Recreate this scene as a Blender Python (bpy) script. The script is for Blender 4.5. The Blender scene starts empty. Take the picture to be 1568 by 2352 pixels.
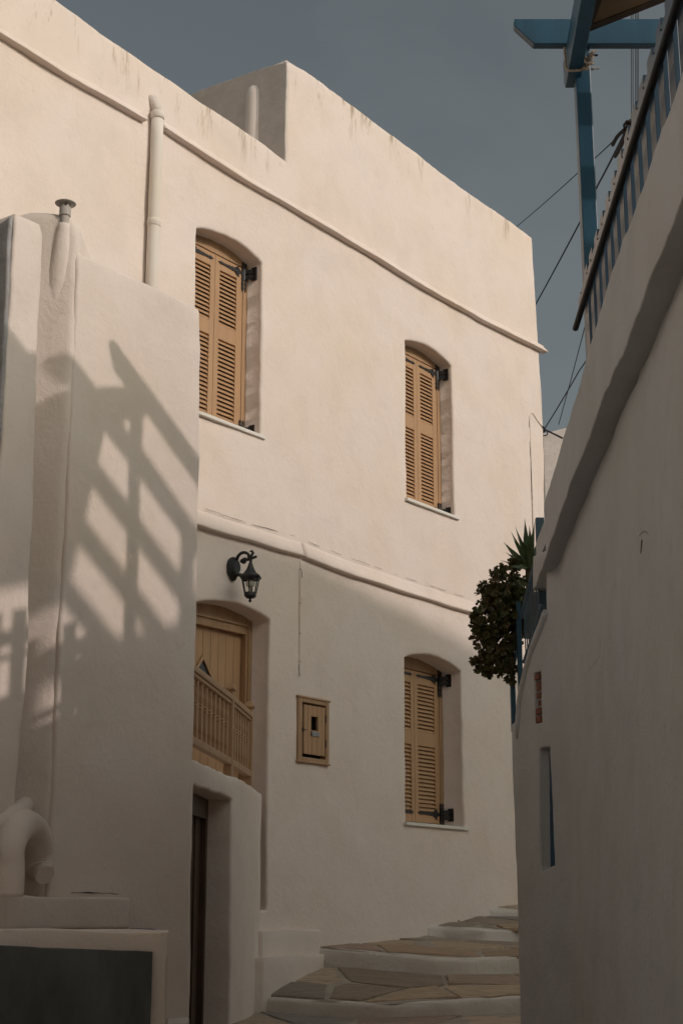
import bpy, bmesh, math, random
import numpy as np
from mathutils import Vector, noise, Matrix
from mathutils.geometry import delaunay_2d_cdt
random.seed(7)
scene = bpy.context.scene
col = scene.collection
EYE = 1.6

# ------------------------------------------------------------------ camera
FPX = 3503.0; TH = math.atan(944 / FPX)
cd = bpy.data.cameras.new('camera'); cam = bpy.data.objects.new('camera', cd); col.objects.link(cam)
cd.sensor_fit = 'VERTICAL'; cd.sensor_height = 24.0; cd.lens = 24.0 * FPX / 2352.0
cd.clip_start = 0.05; cd.clip_end = 4000
cam.location = (0, 0, EYE); cam.rotation_euler = (math.pi / 2 + TH, 0, 0)
scene.camera = cam

# ------------------------------------------------------------------ sky, sun, exposure
SUN_AZ = -31.3      # degrees from +X (anticlockwise) of the direction towards the sun
SUN_EL = 25.2
w = bpy.data.worlds.new('World'); scene.world = w; w.use_nodes = True
nt = w.node_tree; nt.nodes.clear()
out = nt.nodes.new('ShaderNodeOutputWorld'); bg = nt.nodes.new('ShaderNodeBackground')
sky = nt.nodes.new('ShaderNodeTexSky'); sky.sky_type = 'NISHITA'; sky.sun_disc = False
sky.sun_elevation = math.radians(SUN_EL); sky.sun_rotation = math.radians(90 - SUN_AZ)
sky.air_density = 1.0; sky.dust_density = 6.0; sky.ozone_density = 1.5; sky.altitude = 50
hs = nt.nodes.new('ShaderNodeHueSaturation'); hs.inputs['Saturation'].default_value = 0.38
tint = nt.nodes.new('ShaderNodeMix'); tint.data_type = 'RGBA'; tint.blend_type = 'MULTIPLY'
tint.inputs[0].default_value = 1.0; tint.inputs[7].default_value = (0.945, 1.0, 0.93, 1)
nt.links.new(sky.outputs[0], hs.inputs['Color']); nt.links.new(hs.outputs[0], tint.inputs[6])
tc = nt.nodes.new('ShaderNodeTexCoord'); mpw = nt.nodes.new('ShaderNodeMapping'); mpw.inputs['Scale'].default_value = (1, 1, 2.5); cn = nt.nodes.new('ShaderNodeTexNoise')
cn.inputs['Scale'].default_value = 3.2; cn.inputs['Detail'].default_value = 6; cn.inputs['Roughness'].default_value = .5; cn.inputs['Distortion'].default_value = .6
nt.links.new(tc.outputs['Generated'], mpw.inputs[0]); nt.links.new(mpw.outputs[0], cn.inputs['Vector'])
cr = nt.nodes.new('ShaderNodeValToRGB'); cr.color_ramp.elements[0].position = .35; cr.color_ramp.elements[0].color = (.90, .91, .92, 1); cr.color_ramp.elements[1].position = .72; cr.color_ramp.elements[1].color = (1.15, 1.12, 1.11, 1)
nt.links.new(cn.outputs[0], cr.inputs[0])
cm = nt.nodes.new('ShaderNodeMix'); cm.data_type = 'RGBA'; cm.blend_type = 'MULTIPLY'; cm.inputs[0].default_value = 1.0
nt.links.new(tint.outputs[2], cm.inputs[6]); nt.links.new(cr.outputs[0], cm.inputs[7]); nt.links.new(cm.outputs[2], bg.inputs[0]); nt.links.new(bg.outputs[0], out.inputs[0])
bg.inputs[1].default_value = 0.124
sl = bpy.data.lights.new('sun', 'SUN'); sl.energy = 2.05; sl.angle = math.radians(0.75); sl.color = (1.0, 0.865, 0.80)
so = bpy.data.objects.new('sun', sl); col.objects.link(so)
az, el = math.radians(SUN_AZ), math.radians(SUN_EL)
SDIR = Vector((math.cos(el) * math.cos(az), math.cos(el) * math.sin(az), math.sin(el)))
so.rotation_euler = SDIR.to_track_quat('Z', 'Y').to_euler()
so.location = (8, -8, 12)
scene.view_settings.view_transform = 'Standard'; scene.view_settings.look = 'None'
scene.view_settings.gamma = 1.0; scene.view_settings.exposure = -0.60
try:
    scene.cycles.max_bounces = 8; scene.cycles.diffuse_bounces = 5
except Exception: pass

# ------------------------------------------------------------------ geometry of the view: a point seen at a 1568x2352 pixel, at a distance or on a plane
aF = np.array([0, math.cos(TH), math.sin(TH)]); aU = np.array([0, -math.sin(TH), math.cos(TH)]); aR = np.array([1., 0, 0])
def ray(x, y): return aF + (x - 784) / FPX * aR + (1176 - y) / FPX * aU
def atY(x, y, Y):
    r = ray(x, y); p = r * Y / r[1]; return Vector((p[0], p[1], p[2] + EYE))
class Frame:                     # a vertical plane: origin, direction along (u), height above eye level (w), outward normal (v)
    def __init__(s, o, phi, flip=False):
        s.o = np.array(o, float); s.d = np.array([math.sin(phi), math.cos(phi), 0.])
        s.n = np.array([math.cos(phi), -math.sin(phi), 0.]) * (-1 if flip else 1)
    def __call__(s, u, w_, v=0.0):
        p = s.o + s.d * u + s.n * v; return Vector((p[0], p[1], w_ + EYE))
    def px(s, x, y, v=0.0):
        a = s.o + s.n * v; r = ray(x, y); t = (a @ s.n) / (r @ s.n); p = r * t
        return ((p - s.o) @ s.d, p[2])
def eyept(x, Y): r = ray(x, 2120); return r * Y / r[1] * np.array([1, 1, 0])
PHI = math.atan(2716 * math.cos(TH) / FPX)
FM = Frame(eyept(600, 11.8), PHI)
FL = Frame(eyept(446, 8.8), PHI)
FC = Frame(FL.o - FL.d * 1.1, math.pi / 2)          # runs along +X, faces -Y
FF = Frame(eyept(98, 7.5), PHI)
PR = math.atan(109 * math.cos(TH) / FPX)
FR = Frame(eyept(1225, 9.9), PR, flip=True)        # terrace edge of the right-hand house, faces the lane

# ------------------------------------------------------------------ helpers
def link(name, verts, faces, mat, parent=None, smooth=False, bevel=0.0, kind=None, label=None):
    me = bpy.data.meshes.new(name)
    me.from_pydata([tuple(v) for v in verts], [], faces); me.update()
    bm = bmesh.new(); bm.from_mesh(me)
    bmesh.ops.remove_doubles(bm, verts=bm.verts, dist=1e-6)
    bmesh.ops.recalc_face_normals(bm, faces=bm.faces); bm.to_mesh(me); bm.free()
    if smooth:
        for p in me.polygons: p.use_smooth = True
    if mat: me.materials.append(mat)
    o = bpy.data.objects.new(name, me); col.objects.link(o)
    if bevel > 0:
        m = o.modifiers.new('bevel', 'BEVEL'); m.width = bevel; m.segments = 2; m.limit_method = 'ANGLE'; m.angle_limit = math.radians(35)
    if parent is not None:
        o.parent = parent; o.matrix_parent_inverse = Matrix.Translation(base_of(parent)).inverted()
    if kind: o['kind'] = kind
    if label: o['label'] = label
    return o
_base = {}
def base_of(p):
    return _base.get(p.name, Vector((0, 0, 0)))
def tag(o, label, cat, group=None):
    o['label'] = label; o['category'] = cat
    if group: o['group'] = group
    return o
def thing(name, label, cat, loc, group=None):
    o = bpy.data.objects.new(name, None); col.objects.link(o); o.location = loc
    o.empty_display_size = 0.2
    _base[o.name] = Vector(loc)
    return tag(o, label, cat, group)
class MB:
    def __init__(s): s.v = []; s.f = []
    def add(s, vs, fs):
        b = len(s.v); s.v += [tuple(p) for p in vs]; s.f += [tuple(i + b for i in f) for f in fs]; return s
    def hexa(s, p):              # 8 points: bottom 4, top 4
        return s.add(p, [(0, 3, 2, 1), (4, 5, 6, 7), (0, 1, 5, 4), (1, 2, 6, 5), (2, 3, 7, 6), (3, 0, 4, 7)])
    def fbox(s, F, u0, u1, w0, w1, v0, v1):
        return s.hexa([F(u0, w0, v0), F(u1, w0, v0), F(u1, w0, v1), F(u0, w0, v1), F(u0, w1, v0), F(u1, w1, v0), F(u1, w1, v1), F(u0, w1, v1)])
    def beam(s, a, b, wid, hei, up=Vector((0, 0, 1))):
        a = Vector(a); b = Vector(b); d = (b - a).normalized(); sd = d.cross(up).normalized(); u = sd.cross(d).normalized()
        sd = sd * wid / 2; u = u * hei / 2
        return s.hexa([a - sd - u, a + sd - u, b + sd - u, b - sd - u, a - sd + u, a + sd + u, b + sd + u, b - sd + u])
    def prism(s, front, back):   # two matching polygons
        n = len(front); b = len(s.v)
        s.v += [tuple(p) for p in front] + [tuple(p) for p in back]
        s.f.append(tuple(b + i for i in range(n))); s.f.append(tuple(b + n + n - 1 - i for i in range(n)))
        for i in range(n):
            j = (i + 1) % n; s.f.append((b + i, b + n + i, b + n + j, b + j))
        return s
    def tube(s, pts, r, seg=8, cap=True):
        pts = [Vector(p) for p in pts]; n = len(pts)
        rr = r if isinstance(r, (list, tuple)) else [r] * n
        b = len(s.v); ref = None
        for i, p in enumerate(pts):
            t = (pts[min(i + 1, n - 1)] - pts[max(i - 1, 0)]).normalized()
            if ref is None:
                ref = Vector((0, 0, 1)) if abs(t.z) < 0.9 else Vector((1, 0, 0))
            x = (ref - t * ref.dot(t)).normalized(); y = t.cross(x); ref = x
            for k in range(seg):
                a = 2 * math.pi * k / seg; s.v.append(tuple(p + (x * math.cos(a) + y * math.sin(a)) * rr[i]))
        for i in range(n - 1):
            for k in range(seg):
                k2 = (k + 1) % seg; s.f.append((b + i * seg + k, b + i * seg + k2, b + (i + 1) * seg + k2, b + (i + 1) * seg + k))
        if cap:
            s.f.append(tuple(b + k for k in range(seg))[::-1]); s.f.append(tuple(b + (n - 1) * seg + k for k in range(seg)))
        return s
    def lathe(s, c, prof, seg=16, rot=0.0, sx=1.0, sy=1.0):   # prof: (r, z)
        c = Vector(c); b = len(s.v); n = len(prof)
        for r, z in prof:
            for k in range(seg):
                a = 2 * math.pi * k / seg + rot; s.v.append((c.x + r * sx * math.cos(a), c.y + r * sy * math.sin(a), c.z + z))
        for i in range(n - 1):
            for k in range(seg):
                k2 = (k + 1) % seg; s.f.append((b + i * seg + k, b + i * seg + k2, b + (i + 1) * seg + k2, b + (i + 1) * seg + k))
        s.f.append(tuple(b + k for k in range(seg))[::-1]); s.f.append(tuple(b + (n - 1) * seg + k for k in range(seg)))
        return s
    def build(s, name, mat, parent=None, **kw): return link(name, s.v, s.f, mat, parent, **kw)

def nz(u, w_, sc, seed=0.0): return noise.noise(Vector((u / sc + seed, w_ / sc - seed * 1.7, seed * 0.31)))
def densify(poly, step, jit=0.005, seed=1.0):
    out_ = []
    n = len(poly)
    for i in range(n):
        a, b = poly[i], poly[(i + 1) % n]; L = math.hypot(b[0] - a[0], b[1] - a[1]); k = max(1, int(L / step))
        for j in range(k):
            t = j / k; u = a[0] + (b[0] - a[0]) * t; w_ = a[1] + (b[1] - a[1]) * t
            out_.append((u + jit * (nz(u, w_, .25, seed) + .6 * nz(u, w_, .07, seed)), w_ + jit * (nz(u, w_, .25, seed + 9) + .6 * nz(u, w_, .07, seed + 5))))
    return out_
def area(p): return .5 * sum(p[i][0] * p[(i + 1) % len(p)][1] - p[(i + 1) % len(p)][0] * p[i][1] for i in range(len(p)))
def offset(poly, d):             # positive grows a CCW polygon
    n = len(poly); o = []
    for i in range(n):
        a, b, c = poly[i - 1], poly[i], poly[(i + 1) % n]
        e1 = Vector((b[0] - a[0], b[1] - a[1])); e2 = Vector((c[0] - b[0], c[1] - b[1]))
        if e1.length < 1e-9 or e2.length < 1e-9: o.append(b); continue
        e1.normalize(); e2.normalize(); n1 = Vector((e1.y, -e1.x)); n2 = Vector((e2.y, -e2.x)); m = n1 + n2
        if m.length < 1e-6: m = n1
        m.normalize(); k = d / max(.5, m.dot(n1)); o.append((b[0] + m.x * k, b[1] + m.y * k))
    return o
def inside(px, py, poly):
    x = np.array([p[0] for p in poly]); y = np.array([p[1] for p in poly]); x2 = np.roll(x, -1); y2 = np.roll(y, -1)
    res = np.zeros(len(px), bool)
    for a, b, c, d in zip(x, y, x2, y2):
        if b == d: continue
        m = ((b > py) != (d > py)) & (px < (c - a) * (py - b) / (d - b) + a); res ^= m
    return res
def sheet(name, mat, mp, outline, holes=(), thick=.3, grid=.08, rnd=.018, amp=.008, step=.06, jit=.006, seed=1.0, parent=None, backstep=.12, bottom=None, **kw):
    """plaster surface with rounded edges; mp(u,w,v)->world; holes: (polygon, depth)"""
    if area(outline) < 0: outline = outline[::-1]
    O = densify(outline, step, jit, seed); rings = [(O, -1, thick)]
    for h, dep in holes:
        if area(h) < 0: h = h[::-1]
        rings.append((densify(h, step * .6, jit * .7, seed + 3), 1, dep))
    pts = []; edges = []; idx = []
    for R_, sg, dep in rings:
        q = offset(R_, sg * rnd); b = len(pts); pts += q; n = len(q)
        edges += [(b + i, b + (i + 1) % n) for i in range(n)]; idx.append((b, n))
    q0 = offset(O, -rnd)
    us = [p[0] for p in O]; ws = [p[1] for p in O]
    gu, gw = np.meshgrid(np.arange(min(us) + grid / 2, max(us), grid), np.arange(min(ws) + grid / 2, max(ws), grid * 1.0))
    gu = gu.ravel(); gw = gw.ravel()
    gu = gu + np.array([.25 * grid * math.sin(37.1 * a + 11.3 * b) for a, b in zip(gu, gw)])
    m = inside(gu, gw, offset(O, -rnd - grid * .35))
    for (R_, sg, dep) in rings[1:]: m &= ~inside(gu, gw, offset(R_, rnd + grid * .35))
    pts += list(zip(gu[m].tolist(), gw[m].tolist()))
    V, E_, Fc, ov, oe, of = delaunay_2d_cdt([Vector(p) for p in pts], edges, [], 0, 1e-6)
    m2 = {}
    for i, lst in enumerate(ov):
        for k in lst: m2[k] = i
    cx = np.array([sum(V[i].x for i in f) / len(f) for f in Fc]); cy = np.array([sum(V[i].y for i in f) / len(f) for f in Fc])
    keep = inside(cx, cy, q0)
    for (R_, sg, dep), (b, n) in zip(rings[1:], idx[1:]): keep &= ~inside(cx, cy, pts[b:b + n])
    def dv(u, w_): return amp * (nz(u, w_, .9, seed) + .45 * nz(u, w_, .28, seed + 2) + .18 * nz(u, w_, .1, seed + 4))
    verts = [mp(p.x, p.y, dv(p.x, p.y)) for p in V]; faces = [tuple(f) for f, k in zip(Fc, keep) if k]
    for (R_, sg, dep), (b, n) in zip(rings, idx):
        prev = [m2[b + i] for i in range(n)]
        base = [dv(*pts[b + i]) for i in range(n)]
        lv = [(.62 * rnd, -.08 * rnd), (.29 * rnd, -.29 * rnd), (.08 * rnd, -.62 * rnd), (0, -rnd)]
        nb = max(1, int((dep - rnd) / backstep))
        lv += [(0, -rnd - (dep - rnd) * (k + 1) / nb) for k in range(nb)]
        for off, vv in lv:
            q = offset(R_, sg * off); cur = []
            for i in range(n):
                jx = 0.0
                if vv < -rnd * 1.5: jx = .12 * amp * nz(i * .1, vv, .2, seed + 7)
                cur.append(len(verts)); verts.append(mp(q[i][0] + jx, q[i][1] + jx * .3, vv + base[i]))
            for i in range(n):
                j = (i + 1) % n; faces.append((prev[i], prev[j], cur[j], cur[i]))
            prev = cur
        if sg > 0:               # close the back of an opening
            c = [sum(R_[i][0] for i in range(n)) / n, sum(R_[i][1] for i in range(n)) / n]
            ci = len(verts); verts.append(mp(c[0], c[1], -dep))
            for i in range(n): faces.append((prev[i], prev[(i + 1) % n], ci))
    return link(name, verts, faces, mat, parent, smooth=True, **kw)
def pathmap(pts, normal_left=False):   # a surface that follows a polyline in plan; u = distance along it
    P = [np.array(p[:2], float) for p in pts]; L = [0.]
    for a, b in zip(P, P[1:]): L.append(L[-1] + np.linalg.norm(b - a))
    def tan(i): t = P[i + 1] - P[i]; return t / np.linalg.norm(t)
    T = [tan(i) for i in range(len(P) - 1)]
    VT = [T[0]] + [(T[i - 1] + T[i]) / np.linalg.norm(T[i - 1] + T[i]) for i in range(1, len(T))] + [T[-1]]
    sgn = -1 if normal_left else 1
    def mp(u, w_, v=0.0):
        i = 0
        while i < len(P) - 2 and u > L[i + 1]: i += 1
        t = (u - L[i]) / (L[i + 1] - L[i]); p = P[i] + (P[i + 1] - P[i]) * t; tc = min(max(t, 0), 1)
        tn = VT[i] * (1 - tc) + VT[i + 1] * tc; tn /= np.linalg.norm(tn)
        p = p + np.array([tn[1], -tn[0]]) * sgn * v
        return Vector((p[0], p[1], w_ + EYE))
    return mp, L
def uw_on(mp, u0, u1, x, y):     # where a pixel lands on such a surface
    best = None
    for k in range(601):
        u = u0 + (u1 - u0) * k / 600; p = mp(u, 0, 0); r = ray(x, y); q = r * p.y / r[1]
        e = abs(q[0] - p.x)
        if best is None or e < best[0]: best = (e, u, q[2])
    return best[1], best[2]

# ------------------------------------------------------------------ materials
def newmat(name):
    m = bpy.data.materials.new(name); m.use_nodes = True; t = m.node_tree; t.nodes.clear()
    o = t.nodes.new('ShaderNodeOutputMaterial'); b = t.nodes.new('ShaderNodeBsdfPrincipled'); t.links.new(b.outputs[0], o.inputs[0])
    return m, t, b
def N(t, typ, **kw):
    n = t.nodes.new(typ)
    for k, v in kw.items(): setattr(n, k, v)
    return n
def noise_n(t, co, scale, detail=4, rough=.55, dist=0.0, sc3=None):
    n = N(t, 'ShaderNodeTexNoise'); n.inputs['Scale'].default_value = scale; n.inputs['Detail'].default_value = detail
    n.inputs['Roughness'].default_value = rough; n.inputs['Distortion'].default_value = dist
    if sc3:
        mp_ = N(t, 'ShaderNodeMapping'); mp_.inputs['Scale'].default_value = sc3; t.links.new(co, mp_.inputs[0]); co = mp_.outputs[0]
    t.links.new(co, n.inputs['Vector']); return n.outputs[0]
def ramp(t, src, stops):
    r = N(t, 'ShaderNodeValToRGB'); e = r.color_ramp.elements
    e[0].position, e[0].color = stops[0]; e[1].position, e[1].color = stops[-1]
    for p, c in stops[1:-1]: k = e.new(p); k.color = c
    t.links.new(src, r.inputs[0]); return r.outputs[0]
def mixc(t, fac, a, b, mode='MIX'):
    m = N(t, 'ShaderNodeMix', data_type='RGBA', blend_type=mode)
    if isinstance(fac, float): m.inputs[0].default_value = fac
    else: t.links.new(fac, m.inputs[0])
    for i, v in ((6, a), (7, b)):
        if isinstance(v, tuple): m.inputs[i].default_value = v
        else: t.links.new(v, m.inputs[i])
    return m.outputs[2]
def g(v): return (v, v, v, 1)
def plaster(name, c=(.775, .665, .598), dirt=.35, streak=0.0, top=None, top2=None, split=-.48, mottled=0.0, bump=.35):
    m, t, b = newmat(name); co = N(t, 'ShaderNodeTexCoord').outputs['Object']
    n1 = noise_n(t, co, 1.3, 5, .6); n2 = noise_n(t, co, 7.0, 6, .65, .6); n3 = noise_n(t, co, 42.0, 4, .6)
    base = (*c, 1); warm = (c[0] * .98, c[1] * .955, c[2] * .89, 1); grey = (c[0] * .86, c[1] * .86, c[2] * .87, 1)
    r1 = ramp(t, n1, [(.42, g(0)), (.68, g(1))]); x = mixc(t, r1, base, warm)
    n5 = noise_n(t, co, 2.6, 5, .6, .3); r5 = ramp(t, n5, [(.45, g(0)), (.75, g(dirt))]); x = mixc(t, r5, x, grey)
    r2 = ramp(t, n2, [(.60, g(0)), (.80, g(dirt))]); x = mixc(t, r2, x, (c[0] * .80, c[1] * .76, c[2] * .70, 1))
    # small dark specks and scuffs
    n4 = noise_n(t, co, 16, 8, .75, 1.2); r4 = ramp(t, n4, [(.70, g(0)), (.76, g(.55))]); x = mixc(t, r4, x, (c[0] * .60, c[1] * .56, c[2] * .50, 1))
    if mottled > 0:
        n6 = noise_n(t, co, 9, 8, .7, .5); r6 = ramp(t, n6, [(.35, g(0)), (.62, g(mottled))]); x = mixc(t, r6, x, (.25, .24, .23, 1))
    if streak > 0 and top is not None:
        sp = N(t, 'ShaderNodeSeparateXYZ'); t.links.new(co, sp.inputs[0])
        ns = noise_n(t, co, 7.0, 5, .75, .3, (1, 1, .14)); rs = ramp(t, ns, [(.555, g(0)), (.66, g(1))])
        zz = sp.outputs[2]
        if top2 is not None:
            gt = N(t, 'ShaderNodeMath', operation='GREATER_THAN'); t.links.new(sp.outputs[0], gt.inputs[0]); gt.inputs[1].default_value = split
            sb = N(t, 'ShaderNodeMath', operation='MULTIPLY_ADD'); t.links.new(gt.outputs[0], sb.inputs[0]); sb.inputs[1].default_value = top - top2; t.links.new(sp.outputs[2], sb.inputs[2]); zz = sb.outputs[0]
        mr = N(t, 'ShaderNodeMapRange'); mr.inputs[1].default_value = top - .38; mr.inputs[2].default_value = top + .0; t.links.new(zz, mr.inputs[0])
        mu = N(t, 'ShaderNodeMath', operation='MULTIPLY'); t.links.new(rs, mu.inputs[0]); t.links.new(mr.outputs[0], mu.inputs[1])
        mu2 = N(t, 'ShaderNodeMath', operation='MULTIPLY'); t.links.new(mu.outputs[0], mu2.inputs[0]); mu2.inputs[1].default_value = streak
        x = mixc(t, mu2.outputs[0], x, (.34, .25, .155, 1))
    t.links.new(x, b.inputs['Base Color']); b.inputs['Roughness'].default_value = .88
    b.inputs['Specular IOR Level'].default_value = .25
    nb = noise_n(t, co, 5, 8, .68, .5); nb2 = noise_n(t, co, 30, 6, .7)
    vb = noise_n(t, co, 13, 5, .6, 1.4, (1, 1, .45)); rb = ramp(t, vb, [(.56, g(0)), (.62, g(1))])
    a1 = N(t, 'ShaderNodeMath', operation='MULTIPLY_ADD'); t.links.new(nb2, a1.inputs[0]); a1.inputs[1].default_value = .35; t.links.new(nb, a1.inputs[2])
    a2 = N(t, 'ShaderNodeMath', operation='MULTIPLY_ADD'); t.links.new(rb, a2.inputs[0]); a2.inputs[1].default_value = .05; t.links.new(a1.outputs[0], a2.inputs[2])
    bp = N(t, 'ShaderNodeBump'); bp.inputs['Strength'].default_value = bump; bp.inputs['Distance'].default_value = .02
    t.links.new(a2.outputs[0], bp.inputs['Height']); t.links.new(bp.outputs[0], b.inputs['Normal'])
    return m
def paint(name, c, rough=.5, var=.12, bump=.08, spec=.5, wear=None, coat=0.0, metal=0.0, grain=(1, 1, .15), scale=14):
    m, t, b = newmat(name); co = N(t, 'ShaderNodeTexCoord').outputs['Object']
    n1 = noise_n(t, co, scale, 6, .6, .3, grain); lo = tuple(v * (1 - var) for v in c) + (1,); hi = tuple(min(1, v * (1 + var)) for v in c) + (1,)
    x = mixc(t, ramp(t, n1, [(.35, g(0)), (.7, g(1))]), lo, hi)
    if wear:
        n2 = noise_n(t, co, 26, 8, .75, .6); x = mixc(t, ramp(t, n2, [(.60, g(0)), (.66, g(1))]), x, wear)
    t.links.new(x, b.inputs['Base Color']); b.inputs['Roughness'].default_value = rough; b.inputs['Metallic'].default_value = metal
    b.inputs['Specular IOR Level'].default_value = spec; b.inputs['Coat Weight'].default_value = coat; b.inputs['Coat Roughness'].default_value = .12
    bp = N(t, 'ShaderNodeBump'); bp.inputs['Strength'].default_value = bump; bp.inputs['Distance'].default_value = .01
    t.links.new(noise_n(t, co, scale * 2, 6, .6, .2, grain), bp.inputs['Height']); t.links.new(bp.outputs[0], b.inputs['Normal'])
    return m
M_wall = plaster('lime washed plaster', dirt=.45, streak=.95, top=EYE + 6.46, top2=EYE + 7.33, bump=.5)
M_wallL = plaster('lime washed plaster rough', c=(.755, .655, .59), dirt=.45, bump=.5)
M_flank = plaster('weathered lime wash', c=(.72, .63, .575), dirt=.6, mottled=.22, bump=.5)
M_dark = plaster('shade-darkened mottled render', c=(.40, .39, .39), dirt=.8, mottled=.8, bump=.6)  # mottled grey, with the buttress flank's shade darkened into the base colour
M_white = plaster('bright lime wash', c=(.78, .69, .63), dirt=.3)
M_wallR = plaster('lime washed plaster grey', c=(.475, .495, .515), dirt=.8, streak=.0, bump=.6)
M_step = plaster('whitewashed step edge', c=(.70, .645, .59), dirt=.6, bump=.8)
M_mb = plaster('marble sill', c=(.74, .71, .66), dirt=.3, bump=.1)
M_tan = paint('tan painted wood', (.44, .262, .142), rough=.55, var=.06, spec=.35)
M_tan2 = paint('tan painted joinery', (.40, .245, .135), rough=.5, var=.12, spec=.35)
M_tand = paint('unlit gap painted dark', (.03, .02, .015), rough=.9)  # near-black, painted in place of the unlit space behind
M_iron = paint('black wrought iron', (.012, .012, .013), rough=.45, var=.3, bump=.15, spec=.5, grain=(1, 1, 1), scale=60)
M_blue = paint('glossy blue paint', (.014, .072, .122), rough=.42, var=.15, bump=.05, spec=.55, coat=0.0)
M_rail = paint('shade-darkened navy railing paint', (.012, .040, .072), rough=.36, var=.15, bump=.06, spec=.62)  # navy, darkened further to stand in for shade on the picket sides
M_bluew = paint('worn blue paint', (.065, .115, .150), rough=.6, var=.3, bump=.6, wear=(.18, .17, .16, 1), grain=(1, 1, .3), scale=22)
M_door = paint('dark brown wood', (.075, .042, .026), rough=.55, var=.25, bump=.2)
M_teal = paint('dark grey green paint', (.085, .090, .086), rough=.7, var=.35, bump=.3, grain=(1, 1, .3), scale=5)
M_pipe = plaster('painted pipe', c=(.74, .67, .60), dirt=.25, bump=.12)
M_metal = paint('grey painted flue', (.42, .38, .34), rough=.65, var=.12, metal=.0, grain=(1, 1, 1), scale=30)
M_black = paint('black plastic pipe', (.012, .013, .015), rough=.5, var=.2, spec=.12)
M_rope = paint('pale rope', (.46, .37, .28), rough=.9, var=.4, bump=.9, grain=(1, 1, 1), scale=90)
M_rope2 = paint('dark old rope', (.07, .05, .04), rough=.9, var=.5, bump=.9, grain=(1, 1, 1), scale=120)
M_cable = paint('dark cable', (.018, .018, .02), rough=.6)
M_sail = paint('tan mesh cloth', (.30, .19, .10), rough=.9, var=.2, bump=.7, grain=(1, 1, 1), scale=160)
M_hem = paint('brown hem', (.075, .05, .035), rough=.9, var=.2)
M_brick = paint('old red brick', (.19, .075, .05), rough=.9, var=.4, bump=1.0, wear=(.38, .31, .27, 1), grain=(1, 1, 1), scale=24)
M_crack = paint('dark crack', (.05, .04, .03), rough=1.0)
M_crackl = paint('faint crack', (.17, .155, .14), rough=1.0)
M_stem = paint('grey brown stem', (.12, .09, .06), rough=.8, var=.3, bump=.4)
M_pot = paint('grey pot', (.17, .15, .13), rough=.8, var=.2)
M_plate = paint('grey metal plate', (.25, .24, .24), rough=.4, var=.1, metal=.3)
def stonemat():
    m, t, b = newmat('flagstone slabs'); co = N(t, 'ShaderNodeTexCoord').outputs['Object']; gi = N(t, 'ShaderNodeNewGeometry')
    base = ramp(t, gi.outputs['Random Per Island'], [(0, (.36, .24, .14, 1)), (.16, (.55, .40, .26, 1)), (.30, (.24, .185, .14, 1)), (.44, (.66, .49, .34, 1)), (.58, (.32, .26, .20, 1)), (.72, (.50, .31, .18, 1)), (.86, (.25, .235, .21, 1)), (1, (.50, .30, .22, 1))])
    st = noise_n(t, co, 8, 9, .72, 1.0, (.6, 2.6, 1)); x = mixc(t, ramp(t, st, [(.38, g(0)), (.68, g(.7))]), base, (.13, .10, .075, 1))
    s2 = noise_n(t, co, 30, 6, .7); x = mixc(t, ramp(t, s2, [(.55, g(0)), (.75, g(.35))]), x, (.55, .47, .38, 1))
    t.links.new(x, b.inputs['Base Color']); b.inputs['Roughness'].default_value = .72
    bp = N(t, 'ShaderNodeBump'); bp.inputs['Strength'].default_value = .7; bp.inputs['Distance'].default_value = .012; t.links.new(st, bp.inputs['Height']); t.links.new(bp.outputs[0], b.inputs['Normal'])
    return m
def leafmat(name, a, b_, c):
    m, t, b = newmat(name); oi = N(t, 'ShaderNodeTexCoord').outputs['Object']
    x = mixc(t, ramp(t, noise_n(t, oi, 9, 4, .6), [(.38, g(0)), (.62, g(1))]), (*a, 1), (*b_, 1))
    x = mixc(t, ramp(t, noise_n(t, oi, 45, 3, .6), [(.5, g(0)), (.68, g(1))]), x, (*c, 1))
    t.links.new(x, b.inputs['Base Color']); b.inputs['Roughness'].default_value = .42; b.inputs['Specular IOR Level'].default_value = .35
    return m
M_leaf = leafmat('jade leaves', (.080, .105, .038), (.14, .095, .048), (.14, .17, .062))
M_yuc = leafmat('yucca blades', (.045, .075, .03), (.075, .10, .04), (.10, .12, .05))
m, t, b = newmat('clear glass'); M_glass = m
b.inputs['Base Color'].default_value = (.9, .92, .9, 1); b.inputs['Transmission Weight'].default_value = 1.0; b.inputs['Roughness'].default_value = .03; b.inputs['IOR'].default_value = 1.05
m, t, b = newmat('opal bulb'); M_bulb = m
b.inputs['Base Color'].default_value = (.62, .58, .50, 1); b.inputs['Roughness'].default_value = .25
m, t, b = newmat('dark glazing'); M_glz = m
b.inputs['Base Color'].default_value = (.012, .012, .014, 1); b.inputs['Roughness'].default_value = .12

# ------------------------------------------------------------------ ground
def grid_sheet(name, mat, lo, hi, n, f, kind, z=0.0): pass
mb = MB(); mb.add([(-600, -600, -2.2), (600, -600, -2.2), (600, 900, -2.2), (-600, 900, -2.2)], [(0, 1, 2, 3)])
m_g = paint('dry earth', (.22, .18, .13), rough=.95, var=.3, grain=(1, 1, 1), scale=.4)
mb.build('ground', m_g, kind='structure')
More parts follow.
